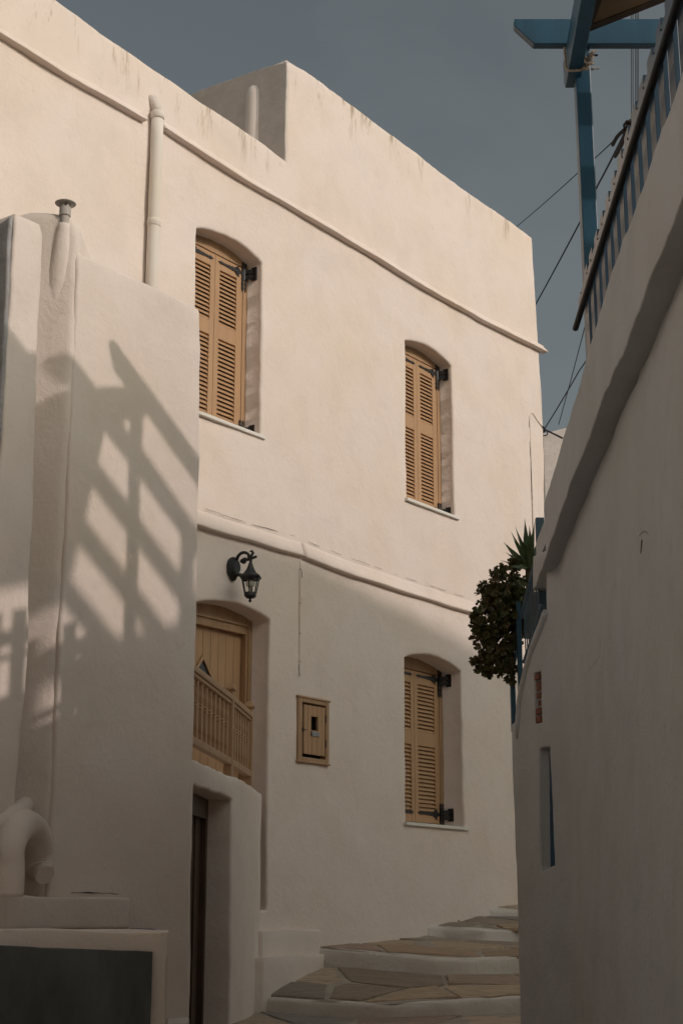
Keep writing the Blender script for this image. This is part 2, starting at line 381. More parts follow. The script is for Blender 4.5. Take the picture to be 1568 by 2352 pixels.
# stepped lane. Each nosing: points (pixel x, pixel y, distance); (top line, bottom line of the riser)
nos = [
    ([(-.0)],),
]
def line3(pts, xs):              # interpolate Y and height over X through unprojected points, flat beyond the ends
    P = sorted([atY(*p) for p in pts], key=lambda p: p.x); X = [p.x for p in P]
    return [Vector((x, float(np.interp(x, X, [p.y for p in P])), float(np.interp(x, X, [p.z for p in P])))) for x in xs]
XS = [-3.0 + .06 * i for i in range(101)]
A_t = line3([(607, 2293, 11.5), (760, 2303, 11.2), (901, 2310, 11.0), (1027, 2300, 11.05), (1191, 2291, 11.3)], XS)
A_b = line3([(607, 2325, 11.48), (760, 2337, 11.18), (901, 2342, 10.98), (1027, 2336, 11.03), (1191, 2329, 11.28)], XS)
B_t = line3([(743, 2178, 12.30), (834, 2186, 12.2), (985, 2200, 12.15), (1069, 2204, 12.2), (1191, 2197, 12.5)], XS)
B_b = line3([(743, 2216, 12.28), (834, 2232, 12.18), (943, 2240, 12.12), (1069, 2240, 12.18), (1191, 2236, 12.48)], XS)
C_t = line3([(985, 2126, 13.6), (1010, 2128, 13.7), (1111, 2136, 13.65), (1187, 2138, 13.85)], XS)
C_b = line3([(985, 2148, 13.58), (1002, 2151, 13.68), (1069, 2159, 13.62), (1187, 2164, 13.83)], XS)
D_t = line3([(1085, 2083, 14.3), (1098, 2085, 14.35), (1187, 2090, 14.55)], XS)
D_b = line3([(1085, 2104, 14.28), (1111, 2107, 14.33), (1187, 2110, 14.53)], XS)
E_t = line3([(1140, 2060, 15.2), (1187, 2066, 15.4)], XS)
far = [Vector((p.x, 22, p.z + .9)) for p in E_t]; far2 = [Vector((p.x, 40, p.z + 2.2)) for p in E_t]
near0 = [Vector((x, 9.3, A_b[i].z - .05)) for i, x in enumerate(XS)]
near1 = [Vector((x, 9.3, A_b[i].z - .17)) for i, x in enumerate(XS)]
near2 = [Vector((x, 6.6, A_b[i].z - .32)) for i, x in enumerate(XS)]
near3 = [Vector((x, 6.6, A_b[i].z - .45)) for i, x in enumerate(XS)]
near4 = [Vector((x, 2.0, .02)) for i, x in enumerate(XS)]
near5 = [Vector((x, -12, -.6)) for i, x in enumerate(XS)]
def strip(name, mat, a, b_, rows=10, amp=.012, kind='structure'):
    vs = []; n = len(a)
    for r in range(rows + 1):
        t_ = r / rows
        for i in range(n):
            p = a[i].lerp(b_[i], t_); e = min(r, rows - r)
            dz = amp * noise.noise(p * 3.1) * (1 if e > 0 else .25); vs.append((p.x, p.y, p.z + dz))
    fs = [(r * n + i, r * n + i + 1, (r + 1) * n + i + 1, (r + 1) * n + i) for r in range(rows) for i in range(n - 1)]
    return vs, fs
tv = MB()
STRIPS = ((near5, near4), (near4, near3), (near2, near1), (near0, A_b), (A_t, B_b), (B_t, C_b), (C_t, D_b), (D_t, E_t), (E_t, far), (far, far2))
for a, b_ in STRIPS: tv.add(*strip('', None, a, b_))
M_grout = plaster('lime joints and dust', c=(.46, .39, .31), dirt=.9, mottled=.55, bump=.9)
tv.build('lane', M_grout, kind='structure', smooth=True)
def cells(x0, x1, ny, rng, cw):      # irregular polygons filling (x, t) with t in 0..1, by clipping bisectors
    S = []; nx = int((x1 - x0) / cw)
    for j in range(ny):
        for i in range(nx): S.append((x0 + (i + .5 + rng.uniform(-.42, .42) + .5 * (j % 2)) * cw, (j + .5 + rng.uniform(-.33, .33)) / ny))
    out_ = []
    k = cw * ny * 1.0
    for n_, (cx, ct) in enumerate(S):
        poly = [(cx - 2 * cw, max(0, ct - 1.6 / ny) * 1.0), (cx + 2 * cw, max(0, ct - 1.6 / ny)), (cx + 2 * cw, min(1, ct + 1.6 / ny)), (cx - 2 * cw, min(1, ct + 1.6 / ny))]
        for m_, (ox, ot) in enumerate(S):
            if m_ == n_ or abs(ox - cx) > 3.2 * cw: continue
            mx, mt_ = (cx + ox) / 2, (ct + ot) / 2; dx, dt = (ox - cx), (ot - ct) * k * k; nw = []
            for q in range(len(poly)):
                A_, B_ = poly[q], poly[(q + 1) % len(poly)]
                fa = (A_[0] - mx) * dx + (A_[1] - mt_) * dt; fb = (B_[0] - mx) * dx + (B_[1] - mt_) * dt
                if fa <= 0: nw.append(A_)
                if (fa < 0 < fb) or (fb < 0 < fa): w_ = fa / (fa - fb); nw.append((A_[0] + (B_[0] - A_[0]) * w_, A_[1] + (B_[1] - A_[1]) * w_))
            poly = nw
            if len(poly) < 3: break
        if len(poly) >= 3: out_.append(poly)
    return out_
sv = MB(); rs_ = random.Random(21)
def on_strip(a, b_, x, t_):
    i = min(max((x - XS[0]) / .06, 0), len(XS) - 1.001); k0 = int(i); f_ = i - k0
    return (a[k0].lerp(a[k0 + 1], f_)).lerp(b_[k0].lerp(b_[k0 + 1], f_), t_)
for (a, b_, ny, cw) in ((near2, near1, 4, .66), (near0, A_b, 2, .62), (A_t, B_b, 2, .60), (B_t, C_b, 3, .60), (C_t, D_b, 2, .55), (D_t, E_t, 2, .50)):
    for poly in cells(-1.4, 2.4, ny, rs_, cw):
        P = [on_strip(a, b_, x, .05 + .93 * t_) for x, t_ in poly]; c = sum(P, Vector()) / len(P); ring = []
        for q in range(len(P)):
            A_, B_ = P[q], P[(q + 1) % len(P)]; L_ = (B_ - A_).length
            if L_ < .02: continue
            for u_ in range(max(1, int(L_ / .07))):
                p = A_.lerp(B_, u_ / max(1, int(L_ / .07))); d_ = c - p; dl = d_.length
                sh = .012 + .012 * (1 + noise.noise(p * 9)) ; ring.append(p + d_ / max(dl, 1e-6) * min(sh, dl * .4))
        if len(ring) < 5: continue
        hz = .008 + rs_.uniform(-.003, .006); tl = Vector((rs_.uniform(-.02, .02), rs_.uniform(-.02, .02), 0)); n_ = len(ring); vs = []
        for lv, (ins_q, z_) in enumerate(((0, -.02), (0, hz * .5), (.12, hz), (.5, hz))):
            for p in ring:
                q = p.lerp(c, ins_q * min(1, .10 / max((c - p).length, .02)) if lv == 2 else ins_q); vs.append(q + Vector((0, 0, z_ + (q - c).dot(tl) + .003 * noise.noise(q * 14))))
        vs.append(c + Vector((0, 0, hz)))
        fs = [(l * n_ + i, l * n_ + (i + 1) % n_, (l + 1) * n_ + (i + 1) % n_, (l + 1) * n_ + i) for l in range(3) for i in range(n_)] + [(3 * n_ + i, 3 * n_ + (i + 1) % n_, 4 * n_) for i in range(n_)]
        sv.add(vs, fs)
me = bpy.data.meshes.new('lane_flagstones'); me.from_pydata(sv.v, [], sv.f); me.update(); me.materials.append(stonemat())
bm = bmesh.new(); bm.from_mesh(me); bmesh.ops.recalc_face_normals(bm, faces=bm.faces); bm.to_mesh(me); bm.free()
o = bpy.data.objects.new('lane_flagstones', me); col.objects.link(o); o['kind'] = 'structure'
def riser(top, bot, lip=.06, proud=.012, seed=0):   # whitewashed nosing: rounded band over the riser and the edge of the tread
    prof = [(lip, .004), (lip * .5, .010), (.02, .008), (-proud * .6, -.004), (-proud, -.02)]
    n = len(top); vs = []
    hts = [max(.04, (t_.z - b_.z)) for t_, b_ in zip(top, bot)]
    for k, (dy, dz) in enumerate(prof):
        for i, p in enumerate(top):
            j = .05 * noise.noise(Vector((p.x * 4 + seed, k * .2, seed))) if k < 2 else .006 * noise.noise(Vector((p.x * 6, k, seed)))
            vs.append((p.x, p.y + dy + j, p.z + dz + .008 * noise.noise(Vector((p.x * 5, k * .7, seed + 4)))))
    for q in (.5, 1.15):
        for i, p in enumerate(top): vs.append((p.x, p.y - proud - .008 * noise.noise(Vector((p.x * 5, q * 3, seed + 8))), p.z - hts[i] * q))
    R_ = len(prof) + 2
    return vs, [(r * n + i, r * n + i + 1, (r + 1) * n + i + 1, (r + 1) * n + i) for r in range(R_ - 1) for i in range(n - 1)]
rv = MB()
for s_, (a, b_) in enumerate(((A_t, A_b), (B_t, B_b), (C_t, C_b), (D_t, D_b), (near0, near1), (near2, near3))): rv.add(*riser(a, b_, seed=s_ * 3.3))
rv.build('lane_step_edges', M_step, kind='structure', smooth=True)

# ------------------------------------------------------------------ main house (long facade)
H = thing('white_house', 'large white plastered two-storey house with tan shutters and a raised right-hand roof block', 'house', FM(2.0, -.3, -1.5))
outM = [(-3.6, -2.2), (4.42, -2.2), (4.47, 2.0), (4.53, 3.6), (4.585, 4.72), (4.575, 5.6), (4.555, 6.1), (4.51, 6.6), (4.486, 7.273), (3.83, 7.288), (3.06, 7.295),
        (2.1, 7.335), (1.24, 7.354), (.45, 7.38), (.203, 7.369), (.203, 6.37), (-.42, 6.415), (-1.01, 6.435), (-1.57, 6.475), (-2.08, 6.50), (-2.48, 6.528), (-3.02, 6.523), (-3.6, 6.52)]
def arch(u0, u1, w0, side, crown, n=9):
    return [(u0, w0), (u1, w0)] + [(u1 + (u0 - u1) * k / n, side + (crown - side) * (1 - (2 * k / n - 1) ** 2)) for k in range(n + 1)]
wins = [(-.90, -.10, 3.80, 5.315, 5.385, -.178), (2.0, 2.80, 3.74, 5.275, 5.340, -.165), (1.93, 2.86, .84, 2.265, 2.345, -.238)]
holes = [(arch(a, b_, c, d_, e_), -v_ + .07) for a, b_, c, d_, e_, v_ in wins]
holes.append((arch(-.80, .055, .095, 2.315, 2.378), .32))
holes.append(([(.425, 1.243), (.795, 1.243), (.795, 1.74), (.425, 1.74)], .10))
sheet('wall', M_wall, FM, outM, holes, thick=3.6, grid=.075, rnd=.022, amp=.013, jit=.009, seed=2.2, parent=H, backstep=.5)
# roof slabs closing the house
mb = MB(); mb.fbox(FM, -3.5, .15, 6.05, 6.15, -3.5, -.3); mb.fbox(FM, .3, 4.4, 7.0, 7.1, -3.5, -.3); mb.fbox(FM, -3.5, 4.4, -2.2, 6.0, -3.62, -3.5); mb.build('roof', M_white, H)
# weathered left flank of the roof block, with its rounded flue
FK = Frame((0, 0, 0), 0); FK.o = np.array([*FM(.186, 0, 0)[:2], 0.]); FK.d = -FM.n; FK.n = -FM.d
fl = [(.0, 6.0), (3.4, 6.0), (3.4, 7.43), (2.2, 7.42), (1.1, 7.41), (.5, 7.385), (.0, 7.345)]
sheet('flank_wall', M_flank, FK, fl, (), thick=.03, grid=.09, rnd=.01, amp=.014, jit=.008, seed=8.1, parent=H)
mb = MB(); c = FK(.385, 6.0, -.035)
mb.lathe(c, [(.088, 0), (.090, .6), (.085, 1.10), (.080, 1.17), (.062, 1.215), (.035, 1.235), (.004, 1.24)], seg=24)
mb.build('flue_ridge', M_white, H, smooth=True)

def cornice(name, pts_top, dh, prot, parent, u0, u1, seed, slope=.55):
    us = np.arange(u0, u1 + .01, .06); P = sorted(pts_top); vs = []; prof_n = 0
    for u in us:
        wt = float(np.interp(u, [p[0] for p in P], [p[1] for p in P])); j = .006 * nz(u, 0, .45, seed) + .003 * nz(u, 0, .08, seed + 3)
        hh = dh * (1 + .06 * nz(u, 1, .5, seed)); pr = prot * (1 + .10 * nz(u, 2, .4, seed))
        prof = [(-.02, .030), (.004, .012), (pr * .22, -hh * .12), (pr * .58, -hh * .45), (pr * .90, -hh * .78), (pr, -hh * .88), (pr * .97, -hh * .94), (pr * .85, -hh * .98), (pr * .4, -hh * 1.0), (-.02, -hh * 1.01)]
        prof_n = len(prof)
        for v_, dw in prof: vs.append(FM(u, wt + dw + j, v_))
    n = prof_n; fs = [(i * n + k, i * n + k + 1, (i + 1) * n + k + 1, (i + 1) * n + k) for i in range(len(us) - 1) for k in range(n - 1)]
    fs += [tuple(range(n)), tuple((len(us) - 1) * n + k for k in range(n))[::-1]]
    return link(name, vs, fs, M_wall, parent, smooth=True)
cornice('upper_cornice', [(-3.6, 6.05), (-2.57, 6.015), (-2.14, 6.01), (-1.62, 6.02)], .075, .062, H, -3.6, -1.52, 1.3)
cornice('upper_cornice', [(-1.36, 6.05), (-.79, 6.02), (-.13, 6.0), (.47, 6.005), (1.44, 5.995), (2.53, 5.97), (3.34, 5.985), (4.66, 6.04)], .08, .062, H, -1.36, 4.655, 4.3)
cornice('lower_cornice', [(-1.6, 3.02), (-.8, 3.0), (.43, 3.0)], .115, .050, H, -1.6, .435, 2.6)
cornice('lower_cornice', [(.45, 3.01), (1.1, 2.97), (1.75, 2.955), (3.08, 2.945), (4.4, 2.93)], .118, .050, H, .455, 4.4, 7.7)

# windows ---------------------------------------------------------
def leaf(F, u0, u1, w0, w1, v, mid, parent, hinge_right=True, st=.055, st2=.075):
    sl_, sr_ = (st, st2) if hinge_right else (st2, st)
    mb = MB(); th_ = .035
    mb.fbox(F, u0, u0 + sl_, w0, w1, v, v + th_); mb.fbox(F, u1 - sr_, u1, w0, w1, v, v + th_)
    a, b_ = u0 + sl_, u1 - sr_
    for x0, x1 in ((w0, w0 + .065), (mid - .062, mid + .062), (w1 - .115, w1)): mb.fbox(F, a, b_, x0, x1, v + .001, v + th_ - .001)
    for x0, x1 in ((w0 + .065, mid - .062), (mid + .062, w1 - .115)):
        n = max(3, round((x1 - x0) / .0365)); p = (x1 - x0) / n
        for k in range(n):
            z0 = x0 + p * k
            mb.hexa([F(a, z0 - .001, v + th_ - .004), F(b_, z0 - .001, v + th_ - .004), F(b_, z0 + .006, v + th_ - .0005), F(a, z0 + .006, v + th_ - .0005),
                     F(a, z0 + p * .86, v + .006), F(b_, z0 + p * .86, v + .006), F(b_, z0 + p * .86 + .007, v + .010), F(a, z0 + p * .86 + .007, v + .010)])
    o = mb.build('shutter', M_tan, parent, bevel=.0022)
    return o
def strap(F, u0, u1, w0, v, parent, sgn=-1):
    """black strap hinge: from the knuckle u0 towards the leaf centre u1"""
    L = u1 - u0; prof = [(0, .012), (.10, .014), (.14, .030), (.19, .036), (.24, .020), (.28, .028), (.33, .013), (.40, .020), (.46, .013), (.60, .014), (.66, .008), (.70, .013), (.74, .007), (.78, .012), (.82, .007), (.86, .015), (.92, .011), (1.0, .001)]
    up = [(u0 + L * a, w0 + h) for a, h in prof]; dn = [(u0 + L * a, w0 - h) for a, h in prof][::-1]; P = up + dn
    mb = MB(); mb.prism([F(a, b_, v + .006) for a, b_ in P], [F(a, b_, v) for a, b_ in P])
    # curled scroll loops
    for s_ in (-1, 1):
        pts = [F(u0 + L * (.30 - .16 * math.sin(k / 8 * math.pi)) , w0 + s_ * (.018 + .030 * math.sin(k / 8 * math.pi)), v + .006) for k in range(9)]
        mb.tube(pts, .0045, 5)
    # spears above and below
    for du in (0, -sgn * .034):
        for s_ in (-1, 1):
            prof2 = [(.0, .012), (.03, .009), (.05, .013), (.07, .007), (.095, .012), (.11, .007), (.135, .012), (.165, .001)]
            a = [(u0 + du + r, w0 + s_ * h) for h, r in prof2] + [(u0 + du - r, w0 + s_ * h) for h, r in prof2[::-1]]
            k_ = .62 if s_ > 0 else 1.0
            a = [(p, w0 + (q - w0) * k_) for p, q in a]
            mb.prism([F(p, q, v + .012) for p, q in a], [F(p, q, v + .002) for p, q in a])
    return mb
def bracket(mb, F, u0, uj, w0, v, s_=1):   # from the knuckle to the reveal
    va = v + .02; vb = v + .095
    for dz in (-.028, .020):
        mb.hexa([F(u0, w0 + dz - .018, va - .01), F(uj, w0 + dz - .018, vb - .012), F(uj, w0 + dz - .018, vb + .012), F(u0, w0 + dz - .018, va + .014),
                 F(u0, w0 + dz + .018, va - .01), F(uj, w0 + dz + .018, vb - .012), F(uj, w0 + dz + .018, vb + .012), F(u0, w0 + dz + .018, va + .014)])
    mb.fbox(F, uj - s_ * .010, uj + s_ * .002, w0 - .062, w0 + .055, vb - .028, vb + .028)
    mb.tube([F(u0, w0 - .06, va), F(u0, w0 + .06, va)], .013, 8)
def window(idx, u0, u1, w0, wside, crown, v, lw, label):
    fr = MB(); f = .055; top = wside + .012
    fr.fbox(FM, u1 - f, u1 + .03, w0, crown, v - .05, v + .022); fr.fbox(FM, u0 - .03, u0 + f, w0, crown, v - .05, v + .022)
    fr.fbox(FM, u0 + f, u1 - f, wside - .03, crown + .03, v - .05, v + .022)
    fr.fbox(FM, u0 + f, u1 - f, w0 - .01, w0 + .022, v - .05, v + .02)
    win = fr.build('window', M_tan2, H, bevel=.003, label=label)
    mb = MB(); mb.fbox(FM, u0 + f, u1 - f, w0, wside, v - .045, v - .035); mb.build('dark_backing', M_tand, win)  # dark sheet standing in for the unlit room behind the slats
    mid = w0 + (wside - w0) * .545; sp = (u0 + u1) / 2
    leaf(FM, sp + .002, u1 - f - .003, w0 + .03, wside - .036, v - .018, mid, win, True)
    leaf(FM, u0 + f + .003, sp - .002, w0 + .03, wside - .036, v - .018, mid, win, False)
    wl = w0 + (.115 if idx == 2 else .045); wu = wside - (.085 if idx < 2 else .075)
    for wz in (wl, wu):
        mb = strap(FM, u1 - f - .012, sp + .030, wz, v + .018, win); bracket(mb, FM, u1 - f + .012, u1, wz, v); mb.build('hinge', M_iron, win, bevel=.001)
        mb = strap(FM, u0 + f + .012, sp - .030, wz, v + .018, win, 1); bracket(mb, FM, u0 + f - .012, u0, wz, v, -1); mb.build('hinge', M_iron, win, bevel=.001)
    mb = MB(); mb.fbox(FM, u0 - .04, u1 + .045, w0 - .030, w0 - .002, v, .030); mb.build('sill', M_mb, win, bevel=.004)
labs = ['shuttered arched window on the upper floor beside the downpipe', 'shuttered arched window on the upper floor near the right corner', 'shuttered arched window on the ground floor in the shade']
for i, (a, b_, c, d_, e_, v_) in enumerate(wins): window(i, a, b_, c, d_, e_, v_, 0, labs[i])

# door --------------------------------------------------------------
dv_ = -.178
fr = MB(); fr.fbox(FM, -.02, .075, .095, 2.40, dv_ - .09, dv_); fr.fbox(FM, -.82, -.74, .095, 2.40, dv_ - .09, dv_); fr.fbox(FM, -.74, -.02, 2.20, 2.40, dv_ - .09, dv_ - .002)
fr.fbox(FM, .0, .012, .095, 2.27, dv_, dv_ + .014); fr.fbox(FM, -.76, .0, 2.262, 2.278, dv_, dv_ + .014)
dr_ = fr.build('door_frame', M_tan2, H, bevel=.004)
dl = MB(); npl = 8; w_pl = .72 / npl
for k in range(npl):
    dl.fbox(FM, -.74 + w_pl * k + .0015, -.74 + w_pl * (k + 1) - .0015, .12, 2.198, dv_ - .085, dv_ - .05)
dl.fbox(FM, -.74, -.02, .11, 2.2, dv_ - .10, dv_ - .088)
dl_o = dl.build('door', M_tan, H, bevel=.003, label='tan plank door with a diamond pane')
cx_, cz_, hd = -.475, 1.70, .285
def dia(s_, k=.72): return [(cx_, cz_ + hd * s_), (cx_ + hd * k * s_, cz_), (cx_, cz_ - hd * s_), (cx_ - hd * k * s_, cz_)]
mb = MB(); mb.prism([FM(a, b_, dv_ - .045) for a, b_ in dia(.88)], [FM(a, b_, dv_ - .06) for a, b_ in dia(.88)]); mb.build('pane', M_glz, dl_o)
mb = MB(); o_, i_ = dia(1.0), dia(.87)
for k in range(4):
    j = (k + 1) % 4; mb.hexa([FM(*o_[k], dv_ - .05), FM(*o_[j], dv_ - .05), FM(*i_[j], dv_ - .05), FM(*i_[k], dv_ - .05), FM(*o_[k], dv_ - .035), FM(*o_[j], dv_ - .035), FM(*i_[j], dv_ - .03), FM(*i_[k], dv_ - .03)])
mb.build('pane_trim', M_tan2, dl_o, bevel=.002)

# meter cupboard ----------------------------------------------------
mc = thing('meter_cupboard', 'small tan plank cupboard door set in the wall between the lantern and the ground-floor window', 'cupboard', FM(.61, 1.24, 0))
fr = MB()
for (a, b_, c, d_) in ((.408, .460, 1.232, 1.752), (.768, .810, 1.232, 1.752)): fr.fbox(FM, a, b_, c, d_, -.03, .018)
fr.fbox(FM, .460, .768, 1.705, 1.752, -.03, .017); fr.fbox(FM, .460, .768, 1.232, 1.272, -.03, .017)
fr.fbox(FM, .396, .822, 1.738, 1.756, -.01, .026); fr.fbox(FM, .396, .822, 1.226, 1.242, -.01, .026)
fr.build('frame', M_tan2, mc, bevel=.006)
mb = MB(); mb.fbox(FM, .45, .78, 1.25, 1.73, -.06, -.05); mb.build('recess_back', M_tand, mc)
dm = MB(); e_ = [.486, .538, .597, .657, .718, .764]
for k in range(5):
    a, b_ = e_[k] + .0012, e_[k + 1] - .0012
    if k in (2,): pass
    lo_, hi_ = (1.299, 1.690)
    if a > .575 and b_ < .675: dm.fbox(FM, a, b_, lo_, 1.494, -.012, .010); dm.fbox(FM, a, b_, 1.605, hi_, -.012, .010)
    elif a < .59 and b_ > .58: dm.fbox(FM, a, .580, lo_, hi_, -.012, .010); dm.fbox(FM, .580, b_, lo_, 1.494, -.012, .010); dm.fbox(FM, .580, b_, 1.605, hi_, -.012, .010)
    elif a < .67 and b_ > .665: dm.fbox(FM, a, .670, lo_, 1.494, -.012, .010); dm.fbox(FM, a, .670, 1.605, hi_, -.012, .010); dm.fbox(FM, .670, b_, lo_, hi_, -.012, .010)
    else: dm.fbox(FM, a, b_, lo_, hi_, -.012, .010)
dmo = dm.build('door', M_tan, mc, bevel=.002)
mb = MB(); mb.fbox(FM, .575, .682, 1.446, 1.484, .010, .018); mb.fbox(FM, .575, .582, 1.446, 1.484, .017, .026); mb.build('letter_plate', M_plate, dmo, bevel=.002)
mb = MB(); mb.tube([FM(.455, 1.50, .02), FM(.465, 1.487, .024), FM(.505, 1.487, .020)], .004, 6); mb.lathe(FM(.458, 1.47, .022), [(.005, 0), (.006, .012), (.005, .03)], 8); mb.build('latch', M_iron, dmo)
for wz in (1.40, 1.60):
    mb = MB(); mb.tube([FM(.768, wz - .03, .016), FM(.768, wz + .03, .016)], .005, 6); mb.build('hinge', M_iron, mc)
mb = MB(); mb.tube([FM(.60, 1.47, -.045), FM(.635, 1.60, -.045)], .012, 8); mb.build('meter_tube', M_plate, mc)

# cracks and painted-over cables on the facade ----------------------
def crackline(pts, r0=.003, seed=0, parent=H, name='crack', v=.003, mat=None, frame=FM):
    mb = MB()
    for (a, b_) in zip(pts, pts[1:]):
        n = max(2, int(math.hypot(b_[0] - a[0], b_[1] - a[1]) / .03)); run = []
        for k in range(n + 1):
            t_ = k / n; u = a[0] + (b_[0] - a[0]) * t_; z_ = a[1] + (b_[1] - a[1]) * t_
            q = noise.noise(Vector((u * 7 + seed, z_ * 7, seed)))
            if q > -.12: run.append((frame(u + .006 * nz(u, z_, .06, seed), z_ + .006 * nz(u, z_, .05, seed + 2), v), r0 * (.5 + max(0, q) * 1.6)))
            else:
                if len(run) > 2: MB().tube([p for p, r in run], [r for p, r in run], 4).build(name, mat or M_crack, parent)
                run = []
        if len(run) > 2: MB().tube([p for p, r in run], [r for p, r in run], 4).build(name, mat or M_crack, parent)
    return
crackline([(-.9, 3.045), (-.2, 3.035), (.38, 3.05), (.445, 3.03)], .0018, 1.1, v=.012)
crackline([(.50, 3.035), (1.1, 3.01), (2.0, 2.985), (3.05, 2.975)], .0019, 5.1, v=.012)
crackline([(.445, 3.03), (.447, 2.94)], .0035, 7.7, v=.085)
crackline([(.447, 2.87), (.455, 2.72), (.445, 2.55), (.43, 2.3), (.425, 2.05), (.42, 1.95)], .0036, 3.7, v=.006)
mb = MB(); mb.tube([FM(.432 + .004 * nz(0, k * .06, .2), 2.87 - k * .06, .004) for k in range(17)], [.009 + .003 * abs(nz(1, k * .06, .1)) for k in range(17)], 8)
for wz in (2.78, 2.5, 2.25, 2.02): mb.lathe(FM(.434, wz, .006), [(.006, 0), (.016, .006), (.015, .018), (.006, .024)], 8)
mb.build('painted_cable', M_wall, H, smooth=True)
crackline([(4.272, 5.17), (4.27, 4.9), (4.28, 4.6), (4.285, 4.3), (4.29, 3.9), (4.29, 3.2)], .0038, 6.3, v=.006)
mb = MB(); mb.tube([FM(4.29, 3.3 + k * .095, .004) for k in range(20)] + [FM(4.30, 5.19, .006), FM(4.35, 5.20, .008), FM(4.45, 5.14, .008), FM(4.54, 5.10, .01)], .007, 8)
mb.build('painted_cable', M_wall, H, smooth=True)

# plinth steps by the door -------------------------------------------
def wblock(name, pts, w0, w1, mat, label, cat, seed):
    """plastered block: plan polygon seen from above, subdivided and wobbly"""
    bm = bmesh.new(); vs = [bm.verts.new((p[0], p[1], EYE + w0)) for p in pts]; f_ = bm.faces.new(vs)
    r = bmesh.ops.extrude_face_region(bm, geom=[f_]); tv_ = [e for e in r['geom'] if isinstance(e, bmesh.types.BMVert)]
    for v_ in tv_: v_.co.z = EYE + (w1 if not callable(w1) else w1(v_.co.x, v_.co.y))
    bmesh.ops.recalc_face_normals(bm, faces=bm.faces)
    bmesh.ops.bevel(bm, geom=list(bm.edges), offset=.009, segments=2, affect='EDGES', profile=.6)
    bmesh.ops.triangulate(bm, faces=bm.faces)
    for _ in range(7):
        L = [e for e in bm.edges if e.calc_length() > .09]
        if not L: break
        bmesh.ops.subdivide_edges(bm, edges=L, cuts=1)
        bmesh.ops.triangulate(bm, faces=[f for f in bm.faces if len(f.verts) > 3])
    for v_ in bm.verts:
        q = v_.co; v_.co = q + Vector((noise.noise(q * 4 + Vector((seed, 0, 0))), noise.noise(q * 4 + Vector((0, seed, 0))), noise.noise(q * 4 + Vector((0, 0, seed))))) * .010
    me = bpy.data.meshes.new(name); bm.to_mesh(me); bm.free()
    for p in me.polygons: p.use_smooth = True
    me.materials.append(mat); o = bpy.data.objects.new(name, me); col.objects.link(o)
    if label: tag(o, label, cat)
    return o
def pl(x, Y): p = eyept(x, Y); return (p[0], p[1])
def mpl(u, v): p = FM(u, 0, v); return (p.x, p.y)
wblock('door_step', [pl(585, 11.40), pl(606, 11.42), pl(744, 12.22), mpl(.80, -.1), mpl(-.6, -.1)], -1.2, -.235, M_wallL, 'low whitewashed step along the house foot, the lower of the two at the door', 'step', 3)
wblock('door_step', [pl(585, 11.62), pl(604, 11.62), pl(736, 12.30), mpl(.76, -.12), mpl(-.6, -.12)], -1.0, -.052, M_wallL, 'upper whitewashed step directly under the arched door recess', 'step', 9)

